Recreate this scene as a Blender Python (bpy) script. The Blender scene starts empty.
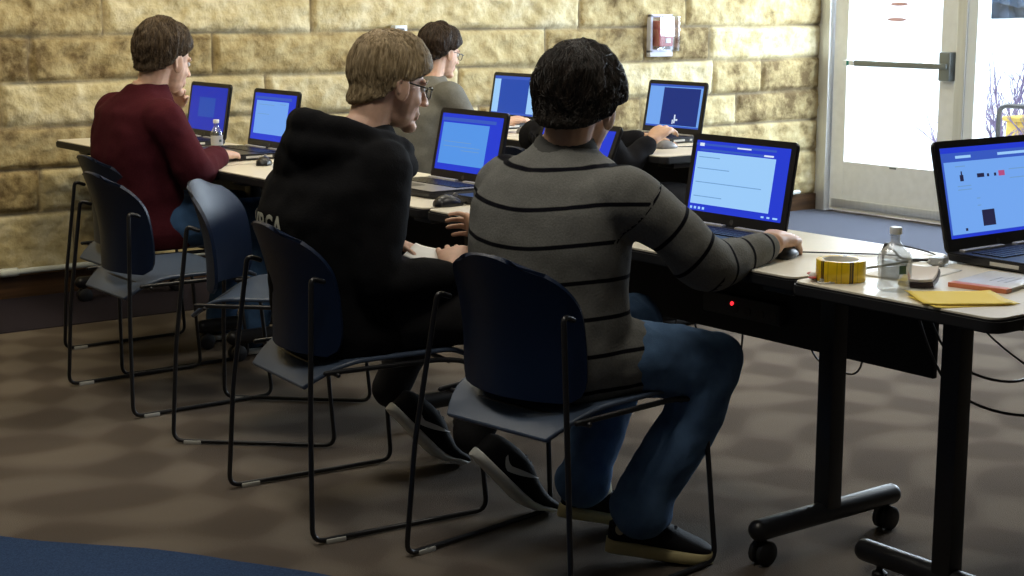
import bpy, bmesh, math, random
import numpy as np
from mathutils import Vector as V, Matrix, noise
from mathutils.bvhtree import BVHTree
random.seed(7)
C = bpy.context.scene.collection
SC = bpy.context.scene
PI = math.pi

# ------------------------------------------------------------------ camera, world, light
cam = bpy.data.cameras.new('camera'); cam_o = bpy.data.objects.new('camera', cam); C.objects.link(cam_o)
cam.sensor_width = 36.0; cam.lens = 1590/1024*36.0; cam.clip_start = .05; cam.clip_end = 300
cam_o.location = (0, 0, 1.35)
cam_o.rotation_euler = (PI/2-math.atan(288/1590), 0, -math.radians(36.7))
SC.camera = cam_o
SC.view_settings.view_transform = 'Standard'; SC.view_settings.look = 'None'
SC.view_settings.gamma = 1; SC.view_settings.use_curve_mapping = False
SC.view_settings.exposure = 0.0

w = bpy.data.worlds.new('sky'); SC.world = w; w.use_nodes = True
bg = w.node_tree.nodes['Background']
bg.inputs[0].default_value = (.62, .80, 1.0, 1); bg.inputs[1].default_value = 1.5

def lamp(name, kind, loc, target, energy, color, size=1, size_y=None):
    l = bpy.data.lights.new(name, kind); o = bpy.data.objects.new(name, l); C.objects.link(o)
    l.energy = energy; l.color = color
    if kind == 'AREA':
        l.size = size
        if size_y: l.shape = 'RECTANGLE'; l.size_y = size_y
    o.location = loc
    o.rotation_euler = (V(target)-V(loc)).to_track_quat('-Z', 'Y').to_euler()
    return o
sun = lamp('sun', 'SUN', (8, 30, 20), (8.6, 10, 5), 7.5, (.94, .97, 1)); sun.data.angle = .1
WARM = (1, .82, .55)
# ceiling lamps: a row washing the stone wall, and two rows over the tables
for x in (1.6, 3.1, 4.6):
    lamp('wall_wash_lamp', 'AREA', (x, 5.5, 2.9), (x, 7.1, .9), 15, (1, .84, .52), .6, .4)
for x, y, k in ((3.7, 2.9, 16), (3.2, 4.9, 14), (5.6, 3.4, 14), (5.6, 5.4, 14), (1.5, 2.4, 19), (1.5, 4.3, 17)):
    lamp('ceiling_lamp', 'AREA', (x, y, 2.9), (x, y, 0), k, (1, .93, .80), .6, .6)
# daylight from the open sky falling in through the glazed door and the window beside it
lamp('door_daylight', 'AREA', (8.15, 6.5, 1.75), (4.0, 5.3, .6), 120, (.80, .90, 1), 1.0, 1.4)
lamp('window_daylight', 'AREA', (8.15, 4.4, 1.7), (4.6, 6.2, .8), 270, (.80, .90, 1), 2.8, 1.5)

# ------------------------------------------------------------------ materials
MATS = {}
def mat(name, col, rough=.6, spec=.4, metal=0, var=.0, scale=30, bump=0, bscale=200, sheen=0, emit=None, estr=1, stretch=None):
    if name in MATS: return MATS[name]
    m = bpy.data.materials.new(name); m.use_nodes = True; MATS[name] = m
    nt = m.node_tree; b = nt.nodes['Principled BSDF']
    b.inputs['Base Color'].default_value = (*col, 1); b.inputs['Roughness'].default_value = rough
    b.inputs['Specular IOR Level'].default_value = spec; b.inputs['Metallic'].default_value = metal
    if sheen: b.inputs['Sheen Weight'].default_value = sheen
    if emit:
        b.inputs['Emission Color'].default_value = (*emit, 1); b.inputs['Emission Strength'].default_value = estr
    if var or bump:
        tc = nt.nodes.new('ShaderNodeTexCoord'); src = tc.outputs['Object']
        if stretch:
            mp = nt.nodes.new('ShaderNodeMapping'); mp.inputs['Scale'].default_value = stretch
            nt.links.new(src, mp.inputs[0]); src = mp.outputs[0]
    if var:
        n = nt.nodes.new('ShaderNodeTexNoise'); n.inputs['Scale'].default_value = scale; n.inputs['Detail'].default_value = 6
        r = nt.nodes.new('ShaderNodeValToRGB')
        r.color_ramp.elements[0].position = .3; r.color_ramp.elements[1].position = .7
        r.color_ramp.elements[0].color = (*[c*(1-var) for c in col], 1)
        r.color_ramp.elements[1].color = (*[min(1, c*(1+var)) for c in col], 1)
        nt.links.new(src, n.inputs['Vector']); nt.links.new(n.outputs['Fac'], r.inputs[0]); nt.links.new(r.outputs[0], b.inputs['Base Color'])
    if bump:
        n2 = nt.nodes.new('ShaderNodeTexNoise'); n2.inputs['Scale'].default_value = bscale; n2.inputs['Detail'].default_value = 4
        bp = nt.nodes.new('ShaderNodeBump'); bp.inputs['Strength'].default_value = bump; bp.inputs['Distance'].default_value = .004
        nt.links.new(src, n2.inputs['Vector']); nt.links.new(n2.outputs['Fac'], bp.inputs['Height']); nt.links.new(bp.outputs[0], b.inputs['Normal'])
    return m

def glass_mat(name, tint=(1, 1, 1), gloss=.08):
    if name in MATS: return MATS[name]
    m = bpy.data.materials.new(name); m.use_nodes = True; MATS[name] = m; nt = m.node_tree
    nt.nodes.remove(nt.nodes['Principled BSDF'])
    t = nt.nodes.new('ShaderNodeBsdfTransparent'); t.inputs[0].default_value = (*tint, 1)
    g = nt.nodes.new('ShaderNodeBsdfGlossy'); g.inputs['Roughness'].default_value = .05
    mx = nt.nodes.new('ShaderNodeMixShader'); mx.inputs[0].default_value = gloss
    nt.links.new(t.outputs[0], mx.inputs[1]); nt.links.new(g.outputs[0], mx.inputs[2])
    nt.links.new(mx.outputs[0], nt.nodes['Material Output'].inputs[0])
    return m

# ------------------------------------------------------------------ mesh helpers
class MB:
    def __init__(s): s.v = []; s.f = []
    def add(s, vs, fs):
        n = len(s.v); s.v += [tuple(v) for v in vs]; s.f += [tuple(i+n for i in f) for f in fs]; return s
    def box(s, lo, hi, bevel=0, M=None):
        bm = bmesh.new(); bmesh.ops.create_cube(bm, size=1)
        for v in bm.verts:
            v.co = V([lo[i]+(v.co[i]+.5)*(hi[i]-lo[i]) for i in range(3)])
        if bevel: bmesh.ops.bevel(bm, geom=bm.edges[:], offset=bevel, segments=2, affect='EDGES', profile=.6)
        return s.frombm(bm, M)
    def frombm(s, bm, M=None):
        bm.verts.index_update()
        vs = [(M @ v.co) if M else v.co.copy() for v in bm.verts]
        fs = [tuple(v.index for v in f.verts) for f in bm.faces]
        bm.free(); return s.add(vs, fs)
    def loft(s, rings, n=20):
        vs = []; fs = []
        for c, a, b, e in rings:
            c = V(c); a = V(a); b = V(b)
            for k in range(n):
                t = 2*PI*k/n; x = math.cos(t); y = math.sin(t)
                x = math.copysign(abs(x)**e, x); y = math.copysign(abs(y)**e, y)
                vs.append(c+a*x+b*y)
        m = len(rings)
        for i in range(m-1):
            for k in range(n):
                k2 = (k+1) % n
                fs.append((i*n+k, i*n+k2, (i+1)*n+k2, (i+1)*n+k))
        vs.append(V(rings[0][0])); vs.append(V(rings[-1][0]))
        for k in range(n):
            k2 = (k+1) % n
            fs.append((m*n, k2, k)); fs.append((m*n+1, (m-1)*n+k, (m-1)*n+k2))
        return s.add(vs, fs)
    def tube(s, pts, rad, n=10, flat=None, caps=True):
        """flat=(dir,factor): squash the section along dir"""
        pts = [V(p) for p in pts]; N = len(pts)
        if not hasattr(rad, '__len__'): rad = [rad]*N
        T = []
        for i in range(N):
            d = (pts[min(i+1, N-1)]-pts[max(i-1, 0)]); T.append(d.normalized() if d.length > 1e-9 else V((0, 0, 1)))
        up = V((0, 0, 1)) if abs(T[0].z) < .9 else V((1, 0, 0))
        if flat: up = V(flat[0])
        rings = []
        a = None
        for i in range(N):
            u = up if a is None or flat else a
            a = (u-T[i]*u.dot(T[i])).normalized(); b = T[i].cross(a)
            r = rad[i]; fa = flat[1] if flat else 1
            rings.append((pts[i], a*r*fa, b*r, T[i]))
        out = []
        if caps:
            c, a, b, t = rings[0]; r = rad[0]
            for k in (80, 60, 35, 15):
                q = math.radians(k); out.append((c-t*r*math.sin(q), a*math.cos(q), b*math.cos(q), 1))
        out += [(c, a, b, 1) for c, a, b, t in rings]
        if caps:
            c, a, b, t = rings[-1]; r = rad[-1]
            for k in (15, 35, 60, 80):
                q = math.radians(k); out.append((c+t*r*math.sin(q), a*math.cos(q), b*math.cos(q), 1))
        return s.loft(out, n)
    def ell(s, c, ax, n=18):
        if not hasattr(ax[0], '__len__'): ax = ((ax[0], 0, 0), (0, ax[1], 0), (0, 0, ax[2]))
        c = V(c); A, B, D = [V(q) for q in ax]; rings = []
        for k in range(1, 12):
            q = -PI/2+PI*k/12
            rings.append((c+D*math.sin(q), A*math.cos(q), B*math.cos(q), 1))
        return s.loft(rings, n)
    def prism(s, poly, z0, z1, bevel=0, M=None):
        bm = bmesh.new(); vs = [bm.verts.new((x, y, z0)) for x, y in poly]; f = bm.faces.new(vs)
        r = bmesh.ops.extrude_face_region(bm, geom=[f])
        for g in r['geom']:
            if isinstance(g, bmesh.types.BMVert): g.co.z = z1
        bmesh.ops.recalc_face_normals(bm, faces=bm.faces[:])
        if bevel:
            bmesh.ops.bevel(bm, geom=[e for e in bm.edges if abs(e.verts[0].co.z-e.verts[1].co.z) < 1e-6], offset=bevel, segments=2, affect='EDGES')
        return s.frombm(bm, M)
    def lathe(s, c, prof, n=24, axis=None):
        c = V(c); bm_r = []
        ax = V(axis).normalized() if axis else V((0, 0, 1))
        a = V((1, 0, 0)) if abs(ax.x) < .8 else V((0, 1, 0)); a = (a-ax*a.dot(ax)).normalized(); b = ax.cross(a)
        vs = []; fs = []; m = len(prof)
        for r, z in prof:
            for k in range(n):
                t = 2*PI*k/n; vs.append(c+a*r*math.cos(t)+b*r*math.sin(t)+ax*z)
        for i in range(m-1):
            for k in range(n):
                k2 = (k+1) % n; fs.append((i*n+k, i*n+k2, (i+1)*n+k2, (i+1)*n+k))
        if prof[0] != prof[-1]:
            fs.append(tuple(range(n-1, -1, -1))); fs.append(tuple((m-1)*n+k for k in range(n)))
        return s.add(vs, fs)
    def xf(s, M): s.v = [tuple(M @ V(v)) for v in s.v]; return s
    def mesh(s, name, smooth=True):
        me = bpy.data.meshes.new(name); me.from_pydata([tuple(v) for v in s.v], [], s.f); me.update()
        bm = bmesh.new(); bm.from_mesh(me); bmesh.ops.recalc_face_normals(bm, faces=bm.faces[:]); bm.to_mesh(me); bm.free()
        if smooth: shade(me)
        return me
    def build(s, name, m, parent=None, loc=(0, 0, 0), smooth=True):
        me = s.mesh(name, smooth); o = bpy.data.objects.new(name, me); C.objects.link(o)
        if m: me.materials.append(m)
        o.location = loc
        if parent: o.parent = parent
        return o
def shade(me, ang=40):
    for p in me.polygons: p.use_smooth = True
    try: me.set_sharp_from_angle(angle=math.radians(ang))
    except Exception: pass
def smooth_path(pts, sub=8):
    pts = [V(p) for p in pts]; out = []
    for i in range(len(pts)-1):
        p0 = pts[max(i-1, 0)]; p1 = pts[i]; p2 = pts[i+1]; p3 = pts[min(i+2, len(pts)-1)]
        for k in range(sub):
            t = k/sub
            out.append(.5*((2*p1)+(p2-p0)*t+(2*p0-5*p1+4*p2-p3)*t*t+(3*p1-p0-3*p2+p3)*t**3))
    return out+[pts[-1]]
def bend_path(pts, r, seg=5):
    """polyline with rounded corners"""
    pts = [V(p) for p in pts]; out = [pts[0]]
    for i in range(1, len(pts)-1):
        a = (pts[i-1]-pts[i]); b = (pts[i+1]-pts[i]); q = min(r, a.length*.45, b.length*.45)
        p = pts[i]+a.normalized()*q; s_ = pts[i]+b.normalized()*q
        for k in range(seg+1):
            t = k/seg; out.append(p*(1-t)**2+pts[i]*2*t*(1-t)+s_*t*t)
    return out+[pts[-1]]
def rrect(x0, y0, x1, y1, r, seg=6):
    P = []
    for cx, cy, a in ((x1-r, y1-r, 0), (x0+r, y1-r, 90), (x0+r, y0+r, 180), (x1-r, y0+r, 270)):
        for k in range(seg+1):
            q = math.radians(a+90*k/seg); P.append((cx+r*math.cos(q), cy+r*math.sin(q)))
    return P
def tag(o, label=None, cat=None, group=None, kind=None):
    if label: o['label'] = label
    if cat: o['category'] = cat
    if group: o['group'] = group
    if kind: o['kind'] = kind
    return o
def thing(name, label, cat, loc=(0, 0, 0), rz=0, group=None):
    o = bpy.data.objects.new(name, None); C.objects.link(o); o.location = loc; o.rotation_euler = (0, 0, rz)
    o.empty_display_size = .05
    return tag(o, label, cat, group)
def struct(name, mb, m, smooth=False):
    o = mb.build(name, m, smooth=smooth); o['kind'] = 'structure'; return o
def kids(o): return [c for c in bpy.data.objects if c.parent == o]
def copy_tree(o, parent=None):
    c = o.copy(); C.objects.link(c)
    if parent: c.parent = parent
    for ch in kids(o): copy_tree(ch, c)
    return c

# ------------------------------------------------------------------ setting: stone wall
WY, DX = 7.15, 7.8
def stone_wall():
    zs = [.10, .39, .585, .78, .985, 1.19, 1.47, 1.72, 2.0, 2.25, 2.52, 2.78, 3.05]
    J = {5: [2.96, 4.06, 5.81, 6.63], 4: [1.55, 2.6, 3.51, 4.55, 5.56, 6.3, 6.82], 3: [1.3, 2.45, 3.79, 4.97, 5.9, 6.86, 7.28],
         2: [1.7, 2.9, 3.98, 5.1, 6.28, 7.07], 1: [1.5, 2.61, 3.31, 4.71, 5.7, 6.5], 0: [1.2, 2.77, 3.9, 5.0, 6.1, 7.1]}
    rr = random.Random(3)
    for i in range(6, 12):
        x = -.8; J[i] = []
        while x < 7.5: x += rr.uniform(.6, 1.2); J[i].append(x)
    tones = {}
    step = .0135
    X = np.arange(-1.0, DX+.012, step); Zl = list(np.arange(.06, 1.62, step))+list(np.arange(1.65, 3.06, .05))
    me = bpy.data.meshes.new('wall_back'); vs = []; fs = []; tone = []; mort = []
    nx = len(X)
    for z in Zl:
        for x in X:
            wz = z+.008*noise.noise((x*1.3, 3.1, z*2)); wx = x+.012*noise.noise((x*3, 7.1, z*6))
            i = 0
            while i < 11 and wz > zs[i+1]: i += 1
            dz = min(wz-zs[i], zs[i+1]-wz)
            js = J[i]; dx = 9; b = 0
            for k, j in enumerate(js):
                dx = min(dx, abs(wx-j))
                if wx > j: b = k+1
            key = (i, b)
            if key not in tones: tones[key] = rr.random()
            d = min(max(dz, 0), dx)
            e = min(1, max(0, (d-.003)/.022)); e = e*e*(3-2*e)
            g = min(1, max(0, (d-.003)/.006))
            p = V((x*3.2+key[0]*5.3, b*3.7, z*4.0))
            q = V((p.x*1.6+z*2.2, p.y, p.z*1.9-x*1.1)); f = noise.fractal(p*1.5, .8, 2.1, 5)*.016+(1-abs(noise.noise(q*1.7)))*.016+(.5-abs(noise.noise(q*4.1)))*.012
            h = -.010+.010*g+e*(.002+f)
            vs.append((x, WY-h, z)); tone.append(tones[key]); mort.append(1-g)
    nz = len(Zl)
    for r in range(nz-1):
        for c in range(nx-1):
            a = r*nx+c; fs.append((a, a+1, a+nx+1, a+nx))
    # back and edges so the wall is a solid slab
    n0 = len(vs)
    for x, z in ((X[0], Zl[0]), (X[-1], Zl[0]), (X[-1], Zl[-1]), (X[0], Zl[-1])):
        vs.append((x, WY+.25, z)); tone.append(.5); mort.append(0)
    fs += [(n0+3, n0+2, n0+1, n0), (n0, n0+1, nx-1, 0)[::-1], (n0+3, n0, 0, (nz-1)*nx)[::-1], (n0+2, n0+3, (nz-1)*nx, nz*nx-1)[::-1], (n0+1, n0+2, nz*nx-1, nx-1)[::-1]]
    me.from_pydata(vs, [], fs); me.update()
    for nm, data in (('tone', tone), ('mortar', mort)):
        at = me.attributes.new(nm, 'FLOAT', 'POINT'); at.data.foreach_set('value', data)
    for p in me.polygons: p.use_smooth = True
    m = bpy.data.materials.new('split_face_stone'); m.use_nodes = True; nt = m.node_tree; b = nt.nodes['Principled BSDF']
    b.inputs['Roughness'].default_value = .9; b.inputs['Specular IOR Level'].default_value = .15
    tc = nt.nodes.new('ShaderNodeTexCoord')
    n1 = nt.nodes.new('ShaderNodeTexNoise'); n1.inputs['Scale'].default_value = 7; n1.inputs['Detail'].default_value = 9; n1.inputs['Roughness'].default_value = .68
    at = nt.nodes.new('ShaderNodeAttribute'); at.attribute_name = 'tone'
    ad = nt.nodes.new('ShaderNodeMath'); ad.operation = 'MULTIPLY_ADD'; ad.inputs[1].default_value = .32; ad.inputs[2].default_value = -.16
    s2 = nt.nodes.new('ShaderNodeMath'); s2.operation = 'ADD'
    r = nt.nodes.new('ShaderNodeValToRGB'); els = r.color_ramp.elements
    els[0].position = .28; els[0].color = (.15, .105, .050, 1); els[1].position = .74; els[1].color = (.64, .57, .38, 1)
    k = els.new(.42); k.color = (.37, .29, .145, 1); k = els.new(.57); k.color = (.50, .42, .235, 1)
    mo = nt.nodes.new('ShaderNodeAttribute'); mo.attribute_name = 'mortar'
    mx = nt.nodes.new('ShaderNodeMix'); mx.data_type = 'RGBA'; mx.inputs[7].default_value = (.22, .18, .12, 1)
    nt.links.new(tc.outputs['Object'], n1.inputs['Vector']); nt.links.new(at.outputs['Fac'], ad.inputs[0])
    nt.links.new(n1.outputs['Fac'], s2.inputs[0]); nt.links.new(ad.outputs[0], s2.inputs[1]); nt.links.new(s2.outputs[0], r.inputs[0])
    nt.links.new(r.outputs[0], mx.inputs[6]); nt.links.new(mo.outputs['Fac'], mx.inputs[0]); nt.links.new(mx.outputs[2], b.inputs['Base Color'])
    n3 = nt.nodes.new('ShaderNodeTexNoise'); n3.inputs['Scale'].default_value = 45; n3.inputs['Detail'].default_value = 6
    bp = nt.nodes.new('ShaderNodeBump'); bp.inputs['Strength'].default_value = .5; bp.inputs['Distance'].default_value = .012
    nt.links.new(tc.outputs['Object'], n3.inputs['Vector']); nt.links.new(n3.outputs['Fac'], bp.inputs['Height']); nt.links.new(bp.outputs[0], b.inputs['Normal'])
    me.materials.append(m)
    o = bpy.data.objects.new('wall_back', me); C.objects.link(o); o['kind'] = 'structure'
stone_wall()

# ------------------------------------------------------------------ setting: floor
def carpet_mat():
    m = bpy.data.materials.new('patterned_carpet'); m.use_nodes = True; nt = m.node_tree; b = nt.nodes['Principled BSDF']
    b.inputs['Roughness'].default_value = .95; b.inputs['Specular IOR Level'].default_value = .05
    N = nt.nodes.new; L = nt.links.new
    tc = N('ShaderNodeTexCoord'); sp = N('ShaderNodeSeparateXYZ'); L(tc.outputs['Object'], sp.inputs[0])
    def wave(a, bb, ph, sharp):
        # sin(a*x + b*y + wobble)
        m1 = N('ShaderNodeMath'); m1.operation = 'MULTIPLY'; m1.inputs[1].default_value = a; L(sp.outputs[0], m1.inputs[0])
        m2 = N('ShaderNodeMath'); m2.operation = 'MULTIPLY_ADD'; m2.inputs[1].default_value = bb; L(sp.outputs[1], m2.inputs[0]); L(m1.outputs[0], m2.inputs[2])
        w1 = N('ShaderNodeMath'); w1.operation = 'MULTIPLY'; w1.inputs[1].default_value = ph; L(sp.outputs[0], w1.inputs[0])
        w2 = N('ShaderNodeMath'); w2.operation = 'SINE'; L(w1.outputs[0], w2.inputs[0])
        m3 = N('ShaderNodeMath'); m3.operation = 'MULTIPLY_ADD'; m3.inputs[1].default_value = .9; L(w2.outputs[0], m3.inputs[0]); L(m2.outputs[0], m3.inputs[2])
        m4 = N('ShaderNodeMath'); m4.operation = 'SINE'; L(m3.outputs[0], m4.inputs[0])
        m5 = N('ShaderNodeMath'); m5.operation = 'MULTIPLY'; m5.use_clamp = False; m5.inputs[1].default_value = sharp; L(m4.outputs[0], m5.inputs[0])
        return m5
    a = wave(12, 5, 6, 1.0); c = wave(-5, 14, 8, 1.0)
    pr = N('ShaderNodeMath'); pr.operation = 'MULTIPLY'; L(a.outputs[0], pr.inputs[0]); L(c.outputs[0], pr.inputs[1])
    n = N('ShaderNodeTexNoise'); n.inputs['Scale'].default_value = 260; n.inputs['Detail'].default_value = 3; L(tc.outputs['Object'], n.inputs['Vector'])
    ad = N('ShaderNodeMath'); ad.operation = 'MULTIPLY_ADD'; ad.inputs[1].default_value = .9; L(n.outputs['Fac'], ad.inputs[0]); L(pr.outputs[0], ad.inputs[2])
    r = N('ShaderNodeValToRGB'); e = r.color_ramp.elements; L(ad.outputs[0], r.inputs[0])
    e[0].position = .0; e[0].color = (.094, .076, .062, 1); e[1].position = 1.0; e[1].color = (.152, .127, .103, 1)
    k = e.new(.40); k.color = (.104, .085, .069, 1); k = e.new(.47); k.color = (.122, .101, .082, 1)
    L(r.outputs[0], b.inputs['Base Color'])
    bp = N('ShaderNodeBump'); bp.inputs['Strength'].default_value = .5; bp.inputs['Distance'].default_value = .004
    L(n.outputs['Fac'], bp.inputs['Height']); L(bp.outputs[0], b.inputs['Normal'])
    return m
f = MB().box((-3, -4, -.12), (DX+.1, WY+.3, 0)); struct('floor', f, carpet_mat())
blue = mat('blue_carpet', (.034, .062, .135), .95, .05, var=.25, scale=250, bump=.5, bscale=400)
shaded_blue = mat('shaded_blue_carpet', (.028, .023, .030), .95, .05, var=.25, scale=250, bump=.5, bscale=400)  # border of the blue carpet, dim light by the wall put into its colour
door_carpet = mat('slate_carpet', (.085, .092, .120), .95, .05, var=.2, scale=250, bump=.5, bscale=400)
struct('trim_1', MB().box((-1, 6.38, -.01), (5.6, WY-.015, .004)), shaded_blue)
struct('trim_2', MB().box((5.6, 3.2, -.01), (DX-.03, WY-.015, .004)), door_carpet)
# curved edge of the blue carpet area in the near left of the picture
edge = [(.60, 5.0), (.95, 4.45), (1.27, 3.888), (1.42, 3.70), (1.553, 3.547), (1.70, 3.31), (1.80, 3.14), (1.95, 2.8), (2.02, 2.5), (2.0, 2.1), (1.9, 1.6)]
edge = [(p.x+.004*noise.noise((p.x*30, p.y*30, 0)), p.y) for p in smooth_path([(x, y, 0) for x, y in edge], 5)]
struct('trim_3', MB().prism(edge+[(-1, 1.2), (-1, 5.0)], -.01, .006), blue)
wood = mat('brown_wood', (.060, .030, .013), .5, .35, var=.45, scale=9, stretch=(.25, 4, 6))
bb = MB().box((-1, WY-.035, .0), (DX, WY+.02, .105), .004)
o = struct('baseboard_back', bb, wood)
strip = mat('pale_metal_strip', (.62, .66, .62), .4, .5)
s = MB().tube([(1.9, WY-.055, .128), (2.43, WY-.055, .128), (2.44, WY-.055, .128), (7.6, WY-.055, .128)], .014, 12)
s.tube([(2.40, WY-.055, .128), (2.46, WY-.055, .128)], .021, 12)
for x in (2.9, 4.4, 5.9, 7.4): s.box((x-.012, WY-.055, .118), (x+.012, WY+.0, .138))
struct('trim_4', s, strip, True)
paint = mat('cream_paint', (.50, .46, .38), .85, .2, var=.05, scale=4)
struct('ceiling', MB().box((-3, -4, 3.05), (DX+.1, WY+.3, 3.2)), mat('ceiling_tile', (.55, .53, .48), .9, .1, var=.06, scale=60))
struct('wall_left', MB().box((-3.15, -4, 0), (-3, WY+.3, 3.05)), mat('bounce_cutting_dark', (.10, .085, .07), .8, .2, var=.1, scale=5))  # unseen walls coloured dark to cut bounced light from behind the camera
struct('wall_front', MB().box((-3, -4.15, 0), (DX+.1, -4, 3.05)), MATS['bounce_cutting_dark'])
struct('wall_near_corner', MB().box((-3, WY, 0), (-1, WY+.2, 3.05)), paint)

# ------------------------------------------------------------------ setting: door wall
alu = mat('brushed_aluminium', (.64, .65, .66), .38, .5, metal=.6, var=.06, scale=40, stretch=(1, 1, .05))
alu2 = mat('satin_door_paint', (.82, .83, .82), .45, .5, var=.04, scale=20)
GL = glass_mat('clear_glass', (.97, .99, 1), .06)
D0, D1 = 6.06, 7.00        # door leaf
wr = MB()
wr.box((DX, WY-.01, 0), (DX+.14, WY+.3, 3.05)); wr.box((DX, -4, 0), (DX+.14, 2.2, 3.05)); wr.box((DX, 2.2, 2.25), (DX+.14, WY, 3.05))
struct('wall_right', wr, paint)
fr = MB()
fr.box((DX-.03, D1+.03, 0), (DX+.12, D1+.085, 2.25), .006); fr.box((DX-.015, D1+.095, 0), (DX+.12, WY-.02, 2.25), .006)
fr.box((DX-.03, D0-.09, 0), (DX+.12, D0-.02, 2.25), .006); fr.box((DX-.03, D0-.09, 2.13), (DX+.12, WY-.02, 2.25), .006)
door = struct('door_1', fr, alu)
lf = MB()
lf.box((DX+.01, D1-.09, .012), (DX+.055, D1+.022, 2.12), .004); lf.box((DX+.01, D0-.012, .012), (DX+.055, D0+.12, 2.12), .004)
lf.box((DX+.01, D0+.12, .012), (DX+.055, D1-.09, .33), .004); lf.box((DX+.01, D0+.12, 2.0), (DX+.055, D1-.09, 2.12), .004)
leaf = lf.build('door_leaf', alu2, door, smooth=False)
MB().box((DX+.026, D0+.115, .325), (DX+.034, D1-.085, 2.005)).build('door_glass', GL, leaf, smooth=False)
kp = MB().box((DX+.003, D0+.0, .03), (DX+.011, D1-.0, .085), .002); kp.build('door_sweep', alu, leaf)
bar = MB().box((DX-.055, D0+.10, .942), (DX-.025, D1-.20, .978), .006)
bar.build('push_bar', mat('grey_metal', (.20, .22, .22), .45, .5, metal=.5), leaf)
MB().box((DX-.06, D1-.20, .944), (DX-.02, D1-.115, .976), .004).build('push_bar_end', mat('white_plastic', (.75, .78, .78), .5), leaf)
MB().box((DX-.062, D1-.165, .946), (DX-.018, D1-.145, .974), .002).build('bar_marking', mat('teal_plastic', (.02, .22, .20), .5), leaf)
MB().box((DX-.05, D0+.005, .875), (DX+.012, D0+.085, 1.045), .006).box((DX-.065, D0+.02, .945), (DX-.03, D0+.12, .976), .004).build('bar_bracket', MATS['grey_metal'], leaf)
st = MB()
for z, yy, hw in ((1.325, 6.52, .07), (1.232, 6.535, .075)):
    st.ell((DX+.022, yy, z), (.0015, hw, .011))
st.build('glass_sticker', mat('glare_paled_red_print', (.80, .50, .52), .7), leaf)  # sticker red lightened, the daylight glare is mixed into its colour
MB().box((DX+.005, D0+.42, .312), (DX+.011, D0+.47, .322)).build('small_plate', MATS['grey_metal'], leaf)
wn = MB()
for y0, y1 in ((D0-.16, D0-.09), (3.95, 4.03), (2.2, 2.28)): wn.box((DX-.02, y0, 0), (DX+.1, y1, 2.25), .005)
for z0, z1 in ((.0, .10), (2.16, 2.25)): wn.box((DX-.02, 2.2, z0), (DX+.1, D0-.09, z1), .005)
win = struct('window_1', wn, mat('white_frame', (.78, .82, .82), .4))
MB().box((DX+.03, 2.26, .09), (DX+.038, D0-.15, 2.18)).build('window_pane', GL, win, smooth=False)

# ------------------------------------------------------------------ outside
snow = mat('snow', (.86, .88, .90), .85, .2, var=.03, scale=2, bump=.3, bscale=20)
gv = []; gf = []; nx_, ny_ = 46, 50
xs = [DX+.14+ (i/(nx_-1))**2*85 for i in range(nx_)]; ys = [-40+j*2.6 for j in range(ny_)]
for x in xs:
    for y in ys:
        d = x-DX
        z = -.06+.010*max(0, d-3)+.10*noise.noise((x*.35, y*.35, 1))*min(1, d/4)+.9*max(0, (d-40)/40)**2
        gv.append((x, y, z))
for i in range(nx_-1):
    for j in range(ny_-1): gf.append((i*ny_+j, (i+1)*ny_+j, (i+1)*ny_+j+1, i*ny_+j+1))
g = MB().add(gv, gf); o = g.build('snow_ground', snow); tag(o, kind='structure')
twigm = mat('twig_bark', (.20, .15, .26), .8, .2, var=.2, scale=20)
def bush(x, y, h, label, seed):
    r = random.Random(seed); mb = MB()
    def grow(p, d, l, rad, lev):
        q = p+d*l; mid = (p+q)/2+V((r.uniform(-1, 1), r.uniform(-1, 1), 0))*l*.05
        mb.tube([p, mid, q], [rad, rad*.8, rad*.6], 5, caps=False)
        if lev > 0:
            for k in range(r.choice((2, 3))):
                nd = (d+V((r.uniform(-1, 1), r.uniform(-1, 1), r.uniform(-.2, .6)))*.55).normalized()
                grow(p+(q-p)*r.uniform(.5, 1), nd, l*r.uniform(.5, .75), rad*.6, lev-1)
    for k in range(9):
        a = r.uniform(0, 2*PI)
        grow(V((r.uniform(-.12, .12), r.uniform(-.12, .12), -.05)), V((math.cos(a)*.5, math.sin(a)*.5, 1)).normalized(), h*r.uniform(.35, .55), .011, 3)
    mb.build('bare_bush', twigm, loc=(x, y, 0)); o = bpy.data.objects[-1] if False else C.objects[-1]
    tag(o, label, 'bush', 'bare bushes outside the window')
bush(9.1, 6.85, .85, 'bare twiggy bush outside, nearest the door frame', 1)
bush(9.35, 6.60, .75, 'bare twiggy bush outside behind the black handrail', 2)
bush(10.3, 7.55, .95, 'bare twiggy bush farther out in the snow', 5)
bush(11.2, 8.1, 1.15, 'tallest bare twiggy bush, farthest out in the snow', 8)
bush(9.9, 6.85, .8, 'bare twiggy bush outside at the right picture edge', 9)
rail = thing('handrail', 'black metal handrail loop outside the window', 'handrail', (8.9, 6.545, 0))
MB().tube(bend_path([(0, 0, -.1), (0, 0, .665), (0, -1.0, .665), (0, -1.0, -.1)], .07), .016, 10).build('rail_tube', mat('black_metal', (.012, .013, .016), .4, .5), rail)
MB().tube([(0, 0, .30), (0, -1.0, .30)], .010, 8).build('crossbar', MATS['black_metal'], rail)
yb = thing('utility_box', 'yellow utility box in the snow behind the black handrail', 'box', (9.75, 7.02, -.1))
MB().box((-.12, -.42, 0), (.12, 0, .60), .015).build('box_body', mat('ochre_paint', (.62, .42, .08), .6, var=.1), yb)
MB().box((-.14, -.44, .60), (.14, .02, .635), .01).build('box_lid', MATS['ochre_paint'], yb)
pine = mat('distant_conifer', (.10, .15, .22), .9, .1, var=.35, scale=3)
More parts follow.
